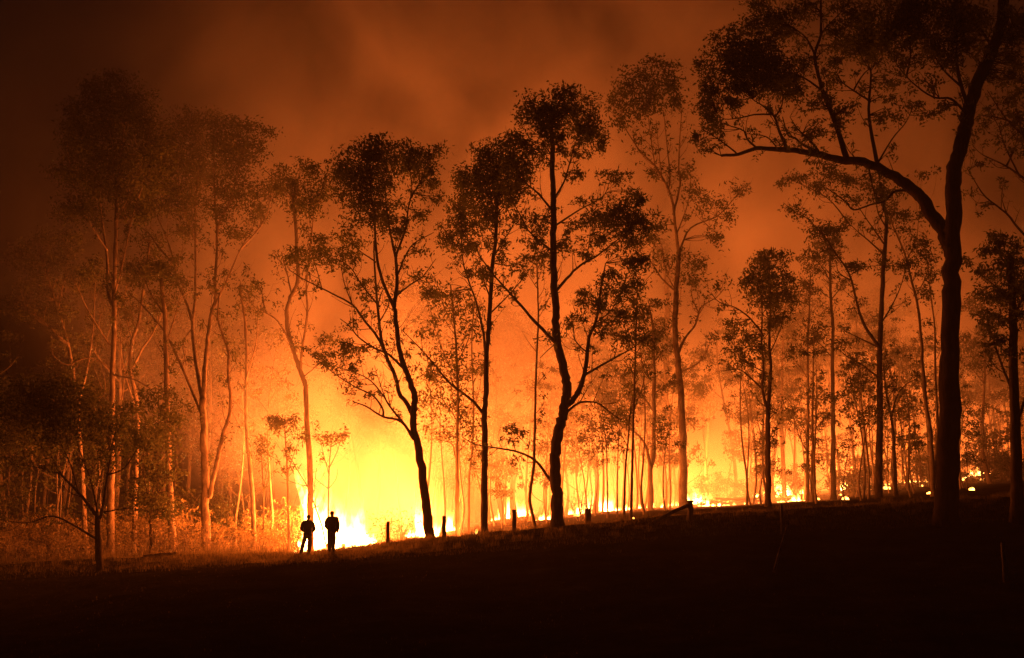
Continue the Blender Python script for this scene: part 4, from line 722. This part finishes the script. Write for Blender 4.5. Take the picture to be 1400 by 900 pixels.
D = 54.5; x = px_x(944, 706, D); z = tz(x, D); root = empty('strainer_post', (x, D, z), 'stout capped strainer post with a timber stay leaning on it', 'post')
b = MB(); b.tube([(0, 0, -0.4), (0, 0, 0.2), (0.005, 0, 0.6), (0, 0, 0.86)], [0.15, 0.14, 0.135, 0.13], 12, rough=0.06); b.ob('post', 'post_wood', root)
b = MB(); b.tube([(0, 0, 0.86), (0, 0, 0.90), (0, 0, 0.95)], [0.165, 0.17, 0.15], 12, rough=0.05); b.ob('cap', 'post_wood', root)
xe = px_x(893, 716, D) - x; b = MB(); b.tube([(-0.08, -0.03, 0.72), (xe * 0.5, -0.06, 0.40), (xe, -0.08, tz(x + xe, D) - z + 0.02)], [0.085, 0.09, 0.085], 9, rough=0.08); b.ob('stay', 'post_wood', root)
xs = px_x(1078, 716, 44); a_ = (xs, 44, tz(xs, 44) + 1.15); xb = px_x(1058, 780, 42.5)
log('leaning_stake', 'thin pale stake lying aslant on the dark slope below the faint fence stake', (px_x(1058, 780, 41), 41, tz(px_x(1058, 780, 41), 41) + 0.05), (px_x(1077, 720, 42), 42, max(P(1077, 718, 42)[2], tz(px_x(1077, 720, 42), 42) + 0.3)), 0.05, 'pale_bark', 'stake')

# ---------------------------------------------------------------- people
def cloth(name, col, rough=0.9):
    k = NT(name); n = k.n('ShaderNodeTexNoise', {'Vector': k.obj((1, 1, 1)), 'Scale': 18.0, 'Detail': 4}).outputs[0]
    c = k.ramp(n, [(0.3, tuple(x * 0.7 for x in col)), (0.7, tuple(min(1, x * 1.25) for x in col))])
    return k.out(k.n('ShaderNodeBsdfPrincipled', {'Base Color': c, 'Roughness': rough}).outputs[0])
M['skin'] = cloth('skin', (0.42, 0.27, 0.2), 0.6); M['hair'] = cloth('dark_hair', (0.03, 0.022, 0.018), 0.7)
M['jacket'] = cloth('dark_work_shirt', (0.05, 0.045, 0.04)); M['trousers'] = cloth('work_trousers', (0.16, 0.12, 0.07)); M['boots'] = cloth('leather_boots', (0.035, 0.025, 0.02), 0.6)
def person(px, D, hgt, label, J, yaw=0.0):
    """J: joints in body units (height 1.75 m): x right, y ahead (towards the fire), z up"""
    V, E_, R_ = [], [], []
    def chain(pts, start=None):
        prev = start
        for (p, r) in pts:
            V.append(p); R_.append(r); i = len(V) - 1
            if prev is not None: E_.append((prev, i))
            prev = i
        return prev
    pel = chain([((0, 0, J['pel']), (0.165, 0.125))]); waist = chain([((0, 0, J['pel'] + 0.16), (0.165, 0.12))], pel)
    chest = chain([((0, 0.0, 1.26), (0.19, 0.13))], waist); up = chain([((0, -0.01, 1.40), (0.17, 0.115))], chest)
    hx, hy = J.get('head', (0, 0.02)); neck = chain([((0, 0.0, 1.47), (0.075, 0.075))], up)
    skull = chain([((hx * 0.5, hy * 0.7, 1.54), (0.072, 0.078)), ((hx, hy + 0.01, 1.60), (0.088, 0.10)), ((hx, hy, 1.68), (0.096, 0.11)), ((hx, hy - 0.005, 1.745), (0.07, 0.085))], neck)
    chain([((hx, hy + 0.085, 1.635), (0.022, 0.02)), ((hx, hy + 0.125, 1.625), (0.012, 0.012))], skull - 1)      # nose
    for s in (-1, 1): chain([((hx + s * 0.075, hy, 1.64), (0.014, 0.022)), ((hx + s * 0.095, hy - 0.01, 1.645), (0.010, 0.02))], skull - 1)   # ears
    for s, side in ((-1, 'L'), (1, 'R')):
        el, wr, hd = J['el' + side], J['wr' + side], J['hd' + side]
        w_ = chain([((s * 0.19, 0, 1.395), (0.092, 0.09)), (((s * 0.19 + el[0]) / 2 + s * 0.012, el[1] / 2, (1.395 + el[2]) / 2), (0.074, 0.072)), (el, (0.058, 0.057)), (tuple((np.array(el) + wr) / 2), (0.056, 0.055)), (wr, (0.036, 0.034))], up)
        wv, hv = np.array(wr), np.array(hd); d = hv - wv; d /= np.linalg.norm(d)
        sd = np.cross(d, (0, 0, 1.0) if abs(d[2]) < 0.8 else (0, 1.0, 0)); sd /= np.linalg.norm(sd); nrm = np.cross(sd, d)
        palm = chain([(tuple(wv + d * 0.045), (0.04, 0.02)), (tuple(wv + d * 0.085), (0.042, 0.018))], w_)
        for q, (off, ln) in enumerate(((-0.03, 0.07), (-0.011, 0.085), (0.011, 0.08), (0.03, 0.062))):
            b_ = wv + d * 0.09 + sd * off; chain([(tuple(b_), (0.010, 0.010)), (tuple(b_ + d * ln * 0.5 + nrm * 0.008), (0.009, 0.009)), (tuple(b_ + d * ln * 0.85 + nrm * 0.035), (0.008, 0.008))], palm)
        t_ = wv + d * 0.03 - sd * 0.035; chain([(tuple(t_), (0.012, 0.012)), (tuple(t_ - sd * 0.025 + d * 0.03), (0.010, 0.010)), (tuple(t_ - sd * 0.03 + d * 0.06 + nrm * 0.012), (0.009, 0.009))], palm - 1)
        kn, an = J['kn' + side], J['an' + side]; hp = np.array((s * 0.095, 0, J['pel'] - 0.06))
        a_ = chain([(tuple(hp), (0.115, 0.115)), (tuple((hp + kn) / 2), (0.10, 0.102)), (kn, (0.078, 0.078)), (tuple(np.array(kn) * 0.6 + np.array(an) * 0.4 + (0, -0.015, 0)), (0.074, 0.076)), (an, (0.055, 0.056))], pel)
        fo = J.get('foot' + side, (s * 0.03, 0.14)); chain([((an[0], an[1] + 0.01, an[2] - 0.055), (0.045, 0.045)), ((an[0] + fo[0] * 0.6, an[1] + fo[1] * 0.6, an[2] - 0.058), (0.045, 0.035)), ((an[0] + fo[0], an[1] + fo[1], an[2] - 0.066), (0.038, 0.026))], a_)
    me = bpy.data.meshes.new('person'); me.from_pydata([tuple(v) for v in V], E_, []); tmp = bpy.data.objects.new('tmp', me); COL.objects.link(tmp)
    sk = tmp.modifiers.new('s', 'SKIN'); sk.use_smooth_shade = True
    for i, d in enumerate(me.skin_vertices[0].data): d.radius = R_[i]; d.use_root = (i == 0)
    sb = tmp.modifiers.new('u', 'SUBSURF'); sb.levels = 2; sb.render_levels = 2
    dg = bpy.context.evaluated_depsgraph_get(); body = bpy.data.meshes.new_from_object(tmp.evaluated_get(dg)); bpy.data.objects.remove(tmp)
    body.name = 'person'; body.materials.clear(); body.materials.append(M['skin'])
    o = bpy.data.objects.new('person', body); COL.objects.link(o); x = (px - 700) / F * D * 1.0; x = px_x(px, 750, D); k = hgt / 1.79
    o.location = (x, D, tz(x, D) - 0.01); o.scale = (k, k, k); o.rotation_euler = (0, 0, yaw); tag(o, label, 'person')
    co = np.array([v.co for v in body.vertices]); no = np.array([v.normal for v in body.vertices])
    wrs = [np.array(J['wrL']), np.array(J['wrR'])]; hds = [np.array(J['hdL']), np.array(J['hdR'])]
    def garment(nm, mat, test, off):
        keep = [p for p in body.polygons if all(test(co[i]) for i in p.vertices)]; idx = sorted({i for p in keep for i in p.vertices}); mp = {a: b for b, a in enumerate(idx)}
        if not keep: return
        v = co[idx] + no[idx] * off; mesh_ob(nm, v, [tuple(mp[i] for i in p.vertices) for p in keep], mat, o)
    def hand(c): return any(np.dot(c - wr, hd - wr) > -0.0 and np.linalg.norm(c - wr) < 0.25 for wr, hd in zip(wrs, hds))
    wz = J['pel'] + 0.03
    garment('shirt', 'jacket', lambda c: 1.485 > c[2] > wz - 0.11 and not hand(c) and (c[2] > wz - 0.05 or abs(c[0]) < 0.3), 0.03)
    garment('trousers', 'trousers', lambda c: 0.10 < c[2] < wz + 0.03 and abs(c[0]) < 0.42 and not hand(c), 0.022)
    garment('boots', 'boots', lambda c: c[2] < 0.17, 0.012)
    hx, hy = J.get('head', (0, 0.02)); garment('hair', 'hair', lambda c: c[2] > 1.60 and np.hypot(c[0] - hx, c[1] - hy) < 0.2 and (c[2] > 1.69 or c[1] < hy + 0.03), 0.012)
    return o
person(420, 55.2, 1.84, 'person standing legs apart with elbows out, facing the fire', dict(pel=0.87, elL=(-0.285, 0.04, 1.12), wrL=(-0.20, 0.20, 1.02), hdL=(-0.05, 0.27, 1.0), elR=(0.285, 0.03, 1.11), wrR=(0.20, 0.20, 1.0), hdR=(0.05, 0.26, 0.98),
    knL=(-0.17, 0.03, 0.50), anL=(-0.26, -0.06, 0.09), footL=(-0.05, 0.13), knR=(0.12, 0.05, 0.50), anR=(0.10, 0.0, 0.09), footR=(0.04, 0.14), head=(0.02, 0.03)))
person(453, 55.0, 1.92, 'taller person standing upright with feet together, watching the fire', dict(pel=0.88, elL=(-0.255, 0.02, 1.11), wrL=(-0.20, 0.18, 0.98), hdL=(-0.10, 0.28, 0.97), elR=(0.265, 0.0, 1.09), wrR=(0.24, 0.10, 0.88), hdR=(0.22, 0.16, 0.80),
    knL=(-0.08, 0.03, 0.50), anL=(-0.07, -0.02, 0.09), footL=(-0.03, 0.14), knR=(0.10, 0.02, 0.50), anR=(0.09, -0.02, 0.09), footR=(0.04, 0.14), head=(-0.01, 0.03)))
